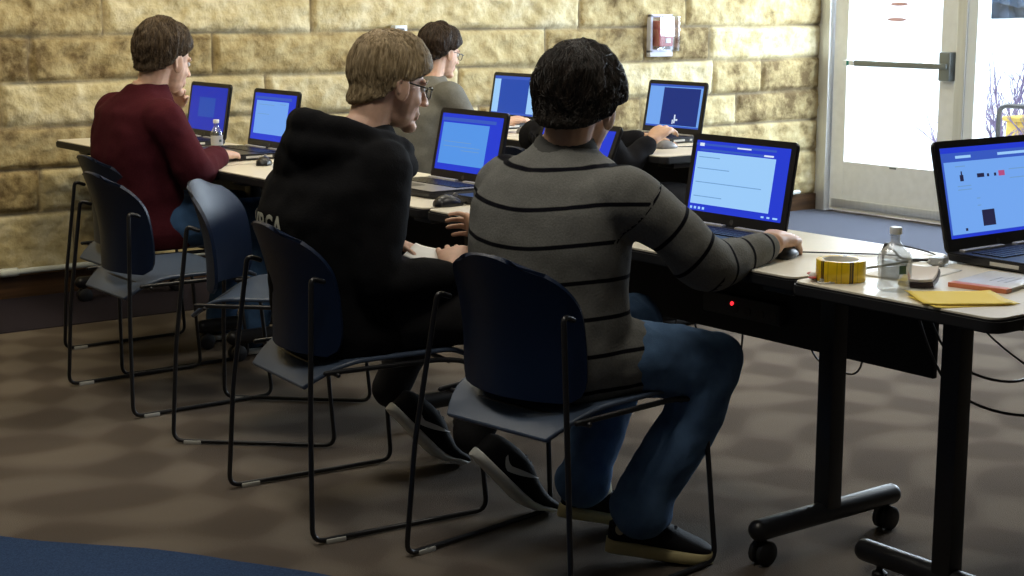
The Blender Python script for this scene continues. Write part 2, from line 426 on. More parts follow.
for i, (x, y, h) in enumerate(((62, 45.5, 8), (64, 42.0, 7), (66, 38.5, 9), (63, 36, 7.5), (68, 50, 8))):
    mb = MB(); r = random.Random(i+20)
    for k in range(9):
        z = .25+k*h/10; rad = (1-k/9.5)*h*.26
        prof = []
        n = 18; vs = []; fs = []
        for q in range(n):
            a = 2*PI*q/n; rr_ = rad*(1 if q % 2 else .72)*r.uniform(.85, 1.1); vs.append((rr_*math.cos(a), rr_*math.sin(a), z-r.uniform(0, .25)))
        vs.append((0, 0, z+h*.2)); vs.append((0, 0, z+.1))
        for q in range(n): fs += [(q, (q+1) % n, n), ((q+1) % n, q, n+1)]
        mb.add(vs, fs)
    t = thing('conifer_tree', ['dark conifer tree far beyond the snow, nearest the door frame', 'shorter dark conifer far beyond the snow, second from the door frame', 'tallest dark conifer far beyond the snow', 'dark conifer far beyond the snow at the picture edge', 'dark conifer far beyond the snow hidden by the door'][i], 'tree', (x, y, .2), 0, 'conifers beyond the snow')
    mb.build('branches', pine, t, smooth=False); MB().tube([(0, 0, -.4), (0, 0, h*.8)], [.22, .05], 8).build('trunk', twigm, t)
#SECTION2
# ------------------------------------------------------------------ tables
TOPM = mat('pale_laminate', (.74, .69, .57), .38, .4, var=.03, scale=120)
EDGE = mat('black_rubber_edge', (.012, .012, .014), .55, .4)
LEGM = mat('black_powder_coat', (.010, .010, .012), .38, .5)
PANM = mat('black_panel', (.009, .009, .011), .6, .3)
TZ = .73
def table(x0, y0, x1, y1, legs_axis, label, panel=True, casters=True, group='folding training tables'):
    cx, cy = (x0+x1)/2, (y0+y1)/2
    t = thing('training_table', label, 'table', (cx, cy, 0), 0, group)
    w, h = (x1-x0)/2, (y1-y0)/2
    MB().prism(rrect(-w, -h, w, h, .035), TZ-.032, TZ-.004, .004).build('edge_band', EDGE, t)
    MB().prism(rrect(-w+.006, -h+.006, w-.006, h-.006, .03), TZ-.006, TZ, .001).build('tabletop', TOPM, t)
    L = h if legs_axis == 'x' else w        # feet run across; posts sit near both ends
    D = w if legs_axis == 'x' else h
    for s in (-1, 1):
        M = Matrix.Identity(4) if legs_axis == 'y' else Matrix.Rotation(PI/2, 4, 'Z')
        e = s*(L-.13 if legs_axis == 'x' else L-.25)
        # leg built with feet along local y, then turned when the feet run along x
        lg = MB().box((e-.024, -.026, .09 if casters else .055), (e+.024, .026, TZ-.05), .006, M); lg.box((e-.05, -.2, TZ-.062), (e+.05, .2, TZ-.033), .004, M)
        leg = lg.build('leg', LEGM, t)
        ft = MB().tube([M @ V((e, -D+.045, .09 if casters else .055)), M @ V((e, D-.045, .09 if casters else .055))], .027, 16)
        foot = ft.build('foot', LEGM, leg)
        for q in (-1, 1):
            c = V((e, q*(D-.06), .031))
            if not casters:
                MB().lathe(M @ V((e, q*(D-.09), 0)), [(0, 0), (.018, 0), (.018, .012), (.008, .02), (.008, .06), (0, .06)], 16).build('glide', EDGE, leg); continue
            ca = MB()
            for dx in (-.013, .013): ca.lathe(M @ (c+V((dx, 0, 0))), [(.0, -.010), (.026, -.010), (.031, -.006), (.031, .006), (.026, .010), (.0, .010)], 20, axis=M.to_3x3() @ V((1, 0, 0)))
            ca.tube([M @ (c+V((0, 0, .0))), M @ (c+V((0, 0, .045)))], .009, 10)
            ca.build('caster', EDGE, leg)
    if panel:
        p = MB()
        if legs_axis == 'x': p.box((w-.035, -h+.02, .415), (w-.020, h-.02, TZ-.034), .003)
        p.build('modesty_panel', PANM, t)
    return t
table(2.63, 2.46, 3.20, 3.975, 'x', 'training table nearest the camera in the front row, before the man in the striped sweater')
table(2.63, 3.98, 3.20, 5.485, 'x', 'training table in the front row before the person in the black hoodie')
table(2.63, 5.49, 3.20, 6.99, 'x', 'training table in the front row next to the stone wall, before the person in maroon')
table(4.30, 4.75, 4.96, 5.90, 'x', 'training table in the back row, end nearest the glass door')
table(4.30, 5.905, 4.96, 7.04, 'x', 'training table in the back row against the stone wall')
table(2.60, 1.89, 4.12, 2.452, 'y', 'training table at right set crosswise, holding the tape roll and yellow paper', panel=False, casters=False)

# ------------------------------------------------------------------ chairs
SHELL = mat('navy_plastic_shell', (.005, .014, .042), .42, .35, bump=.15, bscale=500)
SEATM = mat('blue_grey_seat', (.060, .085, .135), .38, .5, bump=.15, bscale=500)
WIRE = mat('black_wire', (.010, .010, .012), .35, .5)
GLIDE = mat('clear_glide', (.45, .45, .42), .4)
def grid_shell(fn, nu, nv, th):
    """closed shell from a surface fn(u,v) -> point; thickness th along the numeric normal"""
    P = [[V(fn(i/nu, j/nv)) for j in range(nv+1)] for i in range(nu+1)]
    top = []; bot = []
    for i in range(nu+1):
        for j in range(nv+1):
            du = P[min(i+1, nu)][j]-P[max(i-1, 0)][j]; dv = P[i][min(j+1, nv)]-P[i][max(j-1, 0)]
            n = du.cross(dv); n = n.normalized() if n.length > 1e-9 else V((0, 0, 1))
            top.append(P[i][j]+n*th/2); bot.append(P[i][j]-n*th/2)
    N = len(top); f = []
    idx = lambda i, j: i*(nv+1)+j
    for i in range(nu):
        for j in range(nv):
            a, b, c, d = idx(i, j), idx(i+1, j), idx(i+1, j+1), idx(i, j+1)
            f.append((a, b, c, d)); f.append((N+d, N+c, N+b, N+a))
    rim = [idx(i, 0) for i in range(nu)]+[idx(nu, j) for j in range(nv)]+[idx(i, nv) for i in range(nu, 0, -1)]+[idx(0, j) for j in range(nv, 0, -1)]
    for k in range(len(rim)):
        a, b = rim[k], rim[(k+1) % len(rim)]; f.append((b, a, N+a, N+b))
    return MB().add(top+bot, f)
def back_pt(u, v):
    # rounded outline: wide shoulders with big top corners
    hw = .200
    if v > .62: hw = .200-.110*(1-math.sqrt(max(0, 1-((v-.62)/.38)**2)))
    if v < .18: hw = .200-.035*(1-math.sqrt(max(0, 1-((.18-v)/.18)**2)))
    y = (u*2-1)*hw
    # top edge arches
    z = .452+v*.335-.020*(abs(u*2-1)**2.5)*(1 if v > .5 else 0)*((v-.5)*2)
    x = -.215-.055*v+.075*(abs(y)/.200)**2+.02*math.sin(v*PI)
    return (x, y, z)
def seat_pt(u, v):
    y = (u*2-1)*.222*(1-.26*max(0, (.32-v)/.32)**2-.10*max(0, (v-.85)/.15)**2)
    x = -.235+v*.47
    z = .445-.018*math.sin(v*PI)*math.cos((u-.5)*PI)
    if v < .32: z += -.068*((.32-v)/.32)**2
    if v > .8: z -= .03*((v-.8)/.2)**2
    return (x, y, z)
CG = 'stacking chairs with wire sled frames'
def make_chair():
    t = thing('stacking_chair', '', 'chair', (0, 0, 0), 0, CG)
    b = grid_shell(back_pt, 22, 18, .011).build('backrest', SHELL, t)
    bv = b.modifiers.new('bevel', 'BEVEL'); bv.width = .004; bv.segments = 2; bv.limit_method = 'ANGLE'
    s = grid_shell(seat_pt, 18, 20, .012).build('seat', SEATM, t)
    bv = s.modifiers.new('bevel', 'BEVEL'); bv.width = .004; bv.segments = 2; bv.limit_method = 'ANGLE'
    for q in (-1, 1):
        pts = [(-.19, q*.202, .655), (-.225, q*.206, .668), (-.258, q*.255, .30), (-.27, q*.278, .009), (.24, q*.278, .009), (.205, q*.262, .415), (.13, q*.235, .425), (-.20, q*.225, .425)]
        MB().tube(bend_path(pts, .035), .0068, 10).build('sled_frame', WIRE, t)
        MB().box((-.235, q*.278-.010, .0), (-.18, q*.278+.010, .012), .003).build('glide', GLIDE, t)
    for x in (-.17, .15): MB().tube([(x, -.235, .418), (x, .235, .418)], .0065, 10).build('cross_bar', WIRE, t)
    return t
chair0 = make_chair()
def put_chair(x, y, rz, label, first=False):
    c = chair0 if first else copy_tree(chair0)
    c.location = (x, y, 0); c.rotation_euler = (0, 0, rz); c['label'] = label
    return c
put_chair(2.325, 2.905, math.radians(8), 'navy stacking chair under the man in the grey striped sweater, nearest the camera', True)
put_chair(2.172, 3.612, math.radians(-5), 'navy stacking chair under the person in the black hoodie')
put_chair(2.29, 5.06, 0, 'empty navy stacking chair at far left, its dark back towards the camera')
put_chair(2.39, 4.46, math.radians(-43), 'empty navy stacking chair turned sideways, its blue inner back lit')
put_chair(2.50, 5.64, 0, 'navy stacking chair under the person in the maroon sweater')
put_chair(4.12, 6.36, 0, 'navy stacking chair under the boy in the grey shirt by the stone wall')
put_chair(3.98, 4.98, 0, 'navy stacking chair under the person in black hidden behind the striped sweater')

# ------------------------------------------------------------------ laptops
LAPD = mat('black_laptop_plastic', (.010, .010, .013), .35, .5)
LAPS = mat('silver_laptop_deck', (.30, .29, .28), .4, .5, metal=.3)
LAPG = mat('dark_laptop_deck', (.055, .055, .058), .4, .5)
HINGE = mat('silver_hinge_strip', (.60, .59, .56), .35, .5, metal=.3)
def em(name, col, k=1.0): return mat(name, (.005, .005, .006), .3, .12, emit=col, estr=k)
S_BLUE = em('screen_deep_blue', (.015, .03, .42)); S_EDGE = em('screen_blue_frame', (.02, .045, .62)); S_PAGE = em('screen_pale_page', (.33, .60, .95))
S_MID = em('screen_sky_page', (.09, .30, .80)); S_MIX = em('screen_blue_page', (.17, .38, .86)); S_BAR = em('screen_title_bar', (.04, .10, .52)); S_LINE = em('screen_text_grey', (.16, .33, .62))
S_NAVY = em('screen_navy_view', (.012, .03, .20)); S_DARK = em('screen_dark_mark', (.02, .02, .06)); S_WHITE = em('screen_white_mark', (.7, .8, .95)); S_RED = em('screen_red_mark', (.45, .08, .22))
S_ROYAL = em('screen_royal_view', (.018, .07, .42))
LW, LH = .390, .244
def laptop(x, y, rz, label, bgm, items, tilt=11, deck=LAPD, H=LH, Wd=LW):
    t = thing('laptop', label, 'laptop', (x, y, TZ), rz, 'laptops on the training tables')
    a = math.radians(tilt); up = V((math.sin(a), 0, math.cos(a))); out = V((-math.cos(a), 0, math.sin(a)))
    hinge = V((0, 0, .020))
    MB().prism(rrect(-.255, -Wd/2, .012, Wd/2, .018), .004, .024, .004).build('base', LAPD, t)
    MB().prism(rrect(-.250, -Wd/2+.005, -.028, Wd/2-.005, .014), .0235, .0252).build('deck', deck, t)
    k = MB()
    for r in range(5):
        for c in range(14):
            y0 = Wd/2-.03-c*(Wd-.06)/14; x0 = -.045-r*.0185
            k.box((x0-.0155, y0-(Wd-.06)/14+.003, .025), (x0, y0, .0275), .0)
    k.build('keyboard', LAPD, t, smooth=False)
    MB().prism(rrect(-.235, -.03, -.165, .075, .006), .0250, .0258).build('touchpad', LAPG, t)
    hs = MB().box((-.026, -Wd/2+.03, .022), (-.008, -Wd*.1, .030), .003).box((-.026, Wd*.02, .022), (-.008, Wd/2-.03, .030), .003)
    hs.build('hinge_strip', HINGE, t)
    MB().box((-.20, Wd/2-.0015, .009), (-.12, Wd/2+.0005, .018)).box((-.205, -Wd/2-.0005, .009), (-.09, -Wd/2+.0015, .018)).box((-.06, -Wd/2-.0005, .010), (-.045, -Wd/2+.0015, .017)).build('port_row', HINGE if deck is LAPD else LAPG, t)
    M = Matrix(((0, up.x, out.x, hinge.x), (1, up.y, out.y, hinge.y), (0, up.z, out.z, hinge.z), (0, 0, 0, 1)))
    # lid frame: local X = world +Y, local Y = up along the lid, local Z = towards the user
    lid = MB().prism(rrect(-Wd/2, .0, Wd/2, H, .016), -.012, .0, .003, M).build('lid', LAPD, t)
    u0, u1, v0, v1 = Wd/2-.020, -Wd/2+.020, .034, H-.018
    def q(r, lay):
        xa = u0+(u1-u0)*r[0]; xb = u0+(u1-u0)*r[2]; ya = v0+(v1-v0)*r[1]; yb = v0+(v1-v0)*r[3]
        return [M @ V(p) for p in ((xa, ya, .0006+lay), (xb, ya, .0006+lay), (xb, yb, .0006+lay), (xa, yb, .0006+lay))]
    scr = MB().add(q((0, 0, 1, 1), 0), [(0, 1, 2, 3)]).build('screen', bgm, t, smooth=False)
    for i, (nm, m_, rects) in enumerate(items):
        if nm in ('text_lines', 'taskbar_icons') and len(rects) > 3:
            s = MB()
            for r in rects: s.add(q(r, .0004*(i+1)), [(0, 1, 2, 3)])
            s.build(nm, m_, scr, smooth=False)
        else:
            for r in rects: MB().add(q(r, .0004*(i+1)), [(0, 1, 2, 3)]).build(nm, m_, scr, smooth=False)
    MB().lathe(M @ V((0, .016, .0005)), [(0.0, 0), (.007, 0), (.007, .0008), (0, .0008)], 16, axis=out).build('lid_emblem', LAPG, t)
    return t
lines = lambda rows: [(a, v, b, v+.012) for a, b, v in rows]
icons = [(.03+.045*i, .025, .055+.045*i, .06) for i in range(4)]
laptop(3.12, 6.47, 0, 'laptop with a plain deep blue screen, nearest the stone wall in the front row', S_BLUE, [('logon_tile', S_ROYAL, [(.25, .3, .7, .75)])], 10)
laptop(3.085, 5.80, 0, 'laptop with a pale page on screen just right of the maroon sweater', S_EDGE, [('page', S_MIX, [(.06, .13, .84, .84)]), ('title_bar', S_BAR, [(.03, .87, .9, .93)]), ('text_lines', S_LINE, lines([(.12, .5, .75), (.64, .78, .78), (.12, .4, .55)]))], 10)
laptop(3.03, 4.345, 0, 'open silver-decked laptop before the face of the person in the black hoodie', S_EDGE, [('page', S_MID, [(.04, .11, .80, .84)]), ('title_bar', S_BAR, [(.02, .87, .9, .93)]), ('text_lines', S_LINE, lines([(.1, .55, .5), (.1, .7, .42), (.4, .7, .36)]))], 12, deck=LAPS)
laptop(3.05, 3.86, 0, 'laptop mostly hidden behind the striped sweater, one blue screen corner showing', S_EDGE, [('page', S_MID, [(.06, .13, .80, .60)]), ('title_bar', S_BAR, [(.03, .87, .9, .93)])], 24)
laptop(2.98, 3.022, 0, 'laptop with a big pale page on screen before the man in the striped sweater', S_EDGE,
       [('page', S_PAGE, [(.02, .10, .865, .84)]), ('title_bar', S_BAR, [(.0, .93, .86, .96), (.05, .855, .82, .885)]), ('toolbar_mark', S_WHITE, [(.04, .92, .09, .965), (.74, .858, .84, .882), (.45, .925, .6, .945)]), ('text_lines', S_LINE, lines([(.05, .4, .60), (.05, .76, .405), (.05, .36, .205), (.05, .28, .76)])), ('taskbar_icons', S_PAGE, icons+[(.80, .03, .83, .055), (.86, .03, .89, .055), (.92, .03, .97, .055)])], 10)
laptop(4.775, 6.42, 0, 'laptop with a royal blue view between pale side columns, before the boy in grey', S_PAGE, [('page', S_ROYAL, [(.15, .0, .83, 1)]), ('title_bar', S_BAR, [(0, .92, 1, 1)]), ('taskbar', S_BAR, [(0, 0, 1, .05)])], 10)
laptop(4.88, 5.35, 0, 'laptop with a dark navy view beside a pale column, below the red wall alarm', S_MIX, [('page', S_NAVY, [(.27, .05, .96, .93)]), ('taskbar', S_BAR, [(0, 0, 1, .04), (0, .95, 1, 1)]), ('white_figure', S_WHITE, [(.50, .08, .52, .18), (.53, .1, .555, .30), (.56, .16, .60, .20)])], 10)
laptop(3.285, 2.395, -PI/2+PI, 'laptop at the right edge of the picture on the crosswise table', S_BAR,
       [('page', S_MIX, [(.02, .04, 1, .84)]), ('title_bar', S_EDGE, [(.0, .94, 1, 1), (0, .0, 1, .035)]), ('address_bar', S_PAGE, [(.15, .875, .32, .905), (.62, .875, .95, .905)]),
        ('picture', S_DARK, [(.17, .62, .21, .69), (.185, .69, .20, .73), (.36, .645, .44, .69), (.47, .645, .495, .68), (.55, .645, .575, .68), (.36, .10, .50, .28), (.16, .07, .185, .10)]),
        ('red_picture', S_RED, [(.60, .64, .67, .70)]), ('text_lines', S_LINE, lines([(.13, .28, .56), (.13, .28, .52), (.13, .24, .78), (.32, .36, .41), (.32, .36, .33), (.72, .95, .7), (.72, .95, .6)]))], 13, H=.272)

# ------------------------------------------------------------------ mice, cords, bottles and the other things on the tables
MOUSE = mat('black_mouse_plastic', (.013, .013, .015), .35, .5)
GREYM = mat('grey_mouse_plastic', (.16, .16, .17), .4, .5)
def mouse(x, y, rz, label, cord=None, m=MOUSE):
    t = thing('computer_mouse', label, 'mouse', (x, y, TZ), rz, 'computer mice on the tables')
    vs = []; mb = MB()
    rings = []
    for i in range(13):
        u = i/12; X = -.052+.104*u; s = math.sqrt(max(.0, 1-(2*u-1)**2)); s = max(.05, s**.55)
        rings.append(((X, 0, .004), (0, .030*s, 0), (0, 0, .032*s*(1-.35*(u-.35)**2*4)), 1))
    mb.loft(rings, 20); mb.v = [(a, b, max(c, .001)) for a, b, c in mb.v]
    mb.build('mouse_body', m, t)
    MB().lathe((.030, -.0035, .031), [(0, 0), (.008, 0), (.008, .007), (0, .007)], 16, axis=(0, 1, 0)).build('scroll_wheel', GREYM if m is MOUSE else MOUSE, t)
    if cord:
        c, s_ = math.cos(-rz), math.sin(-rz)
        pts = [V((.05, 0, .006))]+[V(((px-x)*c-(py-y)*s_, (px-x)*s_+(py-y)*c, pz-TZ)) for px, py, pz in cord]
        MB().tube(smooth_path(pts, 8), .0021, 6).build('cord', MOUSE, t)
    return t
mouse(2.838, 2.688, .45, 'black mouse under the hand of the man in the striped sweater', [(2.99, 2.62, .733), (3.06, 2.53, .733), (3.0, 2.47, .733), (3.09, 2.44, .733), (3.16, 2.50, .733), (3.17, 2.62, .74)])
mouse(2.80, 6.02, .2, 'black mouse behind the water bottle at the plain blue laptop', [(2.95, 6.2, .733), (3.1, 6.22, .733), (3.17, 6.15, .733)])
mouse(2.86, 5.42, .9, 'black mouse on the white tabletop below the pale-page laptop', [(2.90, 5.52, .733), (2.96, 5.60, .738), (3.15, 5.62, .733)])
mouse(2.73, 3.99, .1, 'black mouse right of the silver-decked laptop, half behind the striped sweater', [(2.92, 3.98, .733), (3.02, 4.03, .733), (3.16, 4.05, .733)])
mouse(4.56, 5.02, .0, 'grey mouse beside the laptop with the dark navy view', [(4.68, 5.0, .733), (4.8, 5.05, .733), (4.92, 5.08, .733)], GREYM)
mouse(4.55, 5.99, .0, 'grey mouse beside the royal blue laptop, under the boy\'s hand', [(4.67, 6.0, .733), (4.8, 6.05, .733), (4.92, 6.02, .733)], GREYM)

PET = glass_mat('clear_bottle_plastic', (.90, .93, .95), .34)
FILM = glass_mat('crumpled_bottle_plastic', (.93, .95, .96), .42); FILM.node_tree.nodes['Glossy BSDF'].inputs['Roughness'].default_value = .25
df = FILM.node_tree.nodes.new('ShaderNodeBsdfDiffuse'); df.inputs[0].default_value = (.85, .87, .88, 1); m2 = FILM.node_tree.nodes.new('ShaderNodeMixShader'); m2.inputs[0].default_value = .55
FILM.node_tree.links.new(FILM.node_tree.nodes['Glossy BSDF'].outputs[0], m2.inputs[1]); FILM.node_tree.links.new(df.outputs[0], m2.inputs[2]); FILM.node_tree.links.new(m2.outputs[0], FILM.node_tree.nodes['Mix Shader'].inputs[2])
WHITEP = mat('white_bottle_cap', (.80, .82, .84), .4, .5)
LABELM = mat('paper_label', (.70, .71, .70), .6, .3); BARC = mat('label_print', (.08, .16, .15), .6)
def bottle(x, y, label, crushed, s=1.0, wide=1.0):
    t = thing('water_bottle', label, 'bottle', (x, y, TZ), .4, 'water bottles on the tables')
    P = [(.001, 0), (.022, 0), (.029, .006), (.030, .02), (.0285, .03), (.030, .04), (.0285, .05), (.0300, .06), (.0300, .085), (.028, .10), (.021, .116), (.0135, .128), (.0125, .136), (.0125, .150)]
    mb = MB().lathe((0, 0, 0), [(r*s, z*s) for r, z in P], 28)
    if crushed:
        mb.v = [(a*(1+.14*noise.noise((a*40, b*40, c*30))), b*(1+.16*noise.noise((a*35+3, b*40, c*34))), c) for a, b, c in mb.v]
    mb.v = [(a*(1+(wide-1)*min(1, max(0, (.128*s-c)/(.03*s)))), b*(1+(wide-1)*min(1, max(0, (.128*s-c)/(.03*s)))), c) for a, b, c in mb.v]
    mb.build('bottle_body', FILM if crushed else PET, t)
    MB().lathe((0, 0, .148*s), [(.0, 0), (.0155*s, 0), (.0158*s, .015*s), (.014*s, .018*s), (0, .018*s)], 24).build('bottle_cap', WHITEP, t)
    lb = MB(); n = 22; vs = []; fs = []
    for i in range(n+1):
        a = math.radians(150+ 205*i/n)
        for z in (.034, .085): vs.append((.0318*s*wide*math.cos(a), .0318*s*wide*math.sin(a), z*s))
    for i in range(n): fs.append((2*i, 2*i+2, 2*i+3, 2*i+1))
    L = lb.add(vs, fs).build('bottle_label', LABELM if not crushed else glass_mat('film_label', (.82, .84, .84), .35), t)
    bc = MB()
    for k in range(7):
        a = math.radians((214 if crushed else 245)+k*3.6); r = .0324*s*wide; d = .0009
        p = V((r*math.cos(a), r*math.sin(a), 0)); tn = V((-math.sin(a), math.cos(a), 0))*d*(1+(k % 3))
        z0, z1 = (.050*s, .072*s) if crushed else (.052*s, .064*s)
        bc.add([p-tn+V((0, 0, z0)), p+tn+V((0, 0, z0)), p+tn+V((0, 0, z1)), p-tn+V((0, 0, z1))], [(0, 1, 2, 3)])
    bc.build('barcode', BARC, L, smooth=False)
    return t
bottle(2.69, 2.225, 'small crumpled clear water bottle beside the yellow tape roll', True, .84, 1.4)
bottle(2.965, 6.03, 'upright clear water bottle before the plain blue laptop', False, .80)

# yellow roll of printed tape
tp = thing('tape_roll', 'roll of yellow tape with black print left of the crumpled water bottle', 'tape', (2.70, 2.385, TZ), .3)
tm = bpy.data.materials.new('printed_yellow_tape'); tm.use_nodes = True; nt = tm.node_tree; b = nt.nodes['Principled BSDF']; b.inputs['Roughness'].default_value = .3
tc = nt.nodes.new('ShaderNodeTexCoord'); gr = nt.nodes.new('ShaderNodeTexGradient'); gr.gradient_type = 'RADIAL'
mul = nt.nodes.new('ShaderNodeMath'); mul.operation = 'MULTIPLY'; mul.inputs[1].default_value = 5; fr_ = nt.nodes.new('ShaderNodeMath'); fr_.operation = 'FRACT'
rp = nt.nodes.new('ShaderNodeValToRGB'); rp.color_ramp.interpolation = 'CONSTANT'; e = rp.color_ramp.elements
YEL = (.80, .54, .012, 1); e[0].color = YEL; e[1].position = .20; e[1].color = (.50, .33, .01, 1)
for p_, c_ in ((.23, YEL), (.34, (.55, .36, .01, 1)), (.38, YEL), (.62, (.06, .035, .006, 1)), (.66, (.30, .19, .01, 1)), (.70, (.06, .035, .006, 1)), (.76, YEL), (.90, (.55, .36, .01, 1)), (.93, YEL)):
    k = e.new(p_); k.color = c_
for a_, b_ in ((tc.outputs['Object'], gr.inputs[0]), (gr.outputs['Fac'], mul.inputs[0]), (mul.outputs[0], fr_.inputs[0]), (fr_.outputs[0], rp.inputs[0]), (rp.outputs[0], b.inputs['Base Color'])): nt.links.new(a_, b_)
MB().lathe((0, 0, 0), [(.043, 0), (.054, 0), (.0555, .002), (.0555, .046), (.054, .048), (.043, .048), (.043, 0)], 48).build('tape_winding', tm, tp)
MB().lathe((0, 0, 0), [(.039, .001), (.0428, .001), (.0428, .047), (.039, .047), (.039, .001)], 48).build('cardboard_core', mat('white_card', (.80, .79, .74), .8), tp)

gp = thing('wrapped_sweet', 'small red and white wrapped sweet at the foot of the tape roll', 'sweet', (2.655, 2.425, TZ), .8)
MB().ell((0, 0, .009), (.016, .010, .009)).build('sweet_body', mat('white_wrapper', (.75, .70, .66), .35), gp)
for q in (-1, 1):
    MB().tube([(q*.014, 0, .009), (q*.020, .002, .008), (q*.027, .004, .009)], [.004, .006, .010], 8, flat=((0, 0, 1), .3)).build('twist_end', mat('red_wrapper', (.50, .06, .05), .35), gp)
pk = thing('key_ring', 'dark bunch of small keys beside the foot of the tape roll', 'keys', (2.635, 2.375, TZ), .5)
MB().tube([(.014*math.cos(a*PI/8), .014*math.sin(a*PI/8), .003) for a in range(17)], .0016, 6, caps=False).build('ring', HINGE, pk)
for k in range(3):
    q = Matrix.Rotation(-.9+k*.6, 4, 'Z')
    MB().box((.012, -.005, .001+k*.0022), (.046, .003, .003+k*.0022), .0006, q).box((.012, -.009, .001+k*.0022), (.026, .008, .003+k*.0022), .0006, q).build('key', LAPG if k % 2 else HINGE, pk)

ye = mat('yellow_paper', (.86, .66, .13), .7, .2)
def paper(name, label, cat, x, y, rz, lx, ly, z, m, seed, curl=.006, group=None):
    n = 10; vs = []; fs = []
    for i in range(n+1):
        for j in range(n+1):
            u, v = i/n, j/n
            vs.append(((u-.5)*lx, (v-.5)*ly, curl*(max(0, abs(u-.5)*2-.55)**2)*2+curl*.35*max(0, noise.noise((u*2+seed, v*2, 1)))))
    for i in range(n):
        for j in range(n): a = i*(n+1)+j; fs.append((a, a+n+1, a+n+2, a+1))
    o = MB().add(vs, fs).build(name, m, loc=(x, y, z)); o.rotation_euler = (0, 0, rz)
    sd = o.modifiers.new('thickness', 'SOLIDIFY'); sd.thickness = .0008; sd.offset = 1
    return tag(o, label, cat, group)
paper('paper_sheet', 'upper yellow paper slip at the near corner of the crosswise table', 'paper', 2.715, 2.075, -.62, .185, .150, TZ+.0045, ye, 3)
paper('paper_sheet', 'lower yellow paper slip, its corner showing under the other slip', 'paper', 2.708, 2.055, -.42, .190, .125, TZ+.001, ye, 9)

bk = thing('booklet', 'white-covered booklet with an orange spine near the right picture edge', 'book', (2.94, 2.14, TZ), .20)
MB().box((-.10, -.065, .001), (.10, .065, .0075), .001).build('page_block', mat('book_pages', (.72, .68, .62), .8), bk)
MB().box((-.103, -.068, .0075), (.103, .068, .0095), .0005).build('front_cover', mat('white_gloss_cover', (.78, .78, .76), .25, .5), bk)
MB().box((-.1045, -.068, .0), (-.078, .068, .0100), .001).build('spine', mat('orange_cover', (.70, .22, .10), .35, .5), bk)
MB().box((-.02, -.03, .0095), (.05, -.022, .0099)).box((-.02, -.012, .0095), (.06, -.006, .0099)).box((-.02, .006, .0095), (.04, .012, .0099)).build('cover_print', mat('grey_print', (.45, .46, .50), .5), bk)
wl = thing('wallet', 'small curled wallet with a pale top right of the crumpled bottle', 'wallet', (2.80, 2.245, TZ), .55)
def wal(z0, th, m, nm, ext):
    def fn(u, v): return ((u-.5)*.118*ext, (v-.5)*.075*ext, z0+.016*max(0, u-.55)**2*4+.012*(1-math.sin(v*PI))*.3)
    s = grid_shell(fn, 14, 8, th); s.build(nm, m, wl)
wal(.006, .010, mat('dark_leather', (.035, .02, .022), .45, .4), 'wallet_cover', 1.0); wal(.0155, .006, mat('pale_card', (.66, .60, .55), .5), 'card_stack', .93)
wp = paper('paper_sheet', 'white paper lying behind the crumpled bottle and wallet', 'paper', 2.90, 2.35, .2, .21, .15, TZ+.001, mat('white_paper', (.84, .84, .82), .7), 5, .003)
ad = thing('cable_connector', 'clear-grey cable connector by the left foot of the right-hand laptop', 'connector', (3.045, 2.385, TZ), .35)
MB().box((-.028, -.018, .002), (.016, .018, .020), .004).build('connector_shell', mat('frosted_plastic', (.42, .44, .46), .3, .5), ad)
MB().box((.016, -.013, .005), (.030, .013, .017), .001).build('metal_plug', HINGE, ad)
for q in (-1, 1): MB().tube([(-.040, q*.014, .011), (.020, q*.014, .011)], .0032, 8).build('thumb_screw', HINGE, ad)
cb = thing('power_cable', 'black cable looping across the tabletop behind the bottle to the right-hand laptop', 'cable', (3.02, 2.475, TZ))
MB().tube(smooth_path([(-.008, .055, -.02), (-.012, .045, .022), (-.012, .020, .026), (.0, .000, .006), (.03, -.03, .004), (.05, -.055, .004), (.06, -.07, .006)], 8), .0032, 8).build('cable_jacket', MOUSE, cb)
MB().tube([(-.010, .048, .018), (-.012, .040, .034)], .0075, 10).build('plug', MOUSE, cb)
# cables and power strip under the tables
ps = thing('power_strip', 'black power strip with a red light under the front table', 'power strip', (3.148, 3.13, .50))
MB().box((-.018, -.15, -.03), (.016, .15, .03), .006).build('strip_body', mat('dark_grey_plastic', (.030, .030, .032), .5), ps)
MB().lathe((-.018, .03, .008), [(0, 0), (.006, 0), (.0055, .003), (0, .004)], 16, axis=(-1, 0, 0)).build('red_light', em('red_indicator', (1, .02, .03), 2.5), ps)
for k in range(4): MB().lathe((-.018, -.11+.05*k-.02, -.006), [(0, 0), (.014, 0), (.014, .002), (0, .002)], 16, axis=(-1, 0, 0)).build('socket', LAPD, ps)
def cable(label, pts, r=.0035, grp='cables hanging under the tables'):
    o0 = V(pts[0]); o = MB().tube(smooth_path([V(p)-o0 for p in pts], 8), r, 7).build('hanging_cable', MOUSE, loc=o0)
    return tag(o, label, 'cable', grp)
cable('long black cable sagging lowest under the crosswise table', [(2.95, 2.4, .70), (3.05, 2.34, .44), (3.2, 2.2, .375), (3.35, 2.12, .46), (3.42, 2.1, .69)])
cable('black cable in a wide loop behind the right-hand table leg', [(3.0, 2.42, .70), (3.08, 2.36, .50), (3.22, 2.28, .44), (3.35, 2.26, .50), (3.5, 2.22, .69)])
cable('thin black cable crossing the others at the right picture edge', [(3.12, 2.44, .68), (3.2, 2.3, .52), (3.34, 2.14, .40), (3.5, 2.05, .42), (3.6, 2.1, .69)], .0025)
cable('short black cable hanging below the panel left of the table leg', [(3.22, 2.75, .60), (3.24, 2.78, .38), (3.25, 2.88, .355), (3.24, 2.96, .40), (3.22, 3.0, .60)], .003)
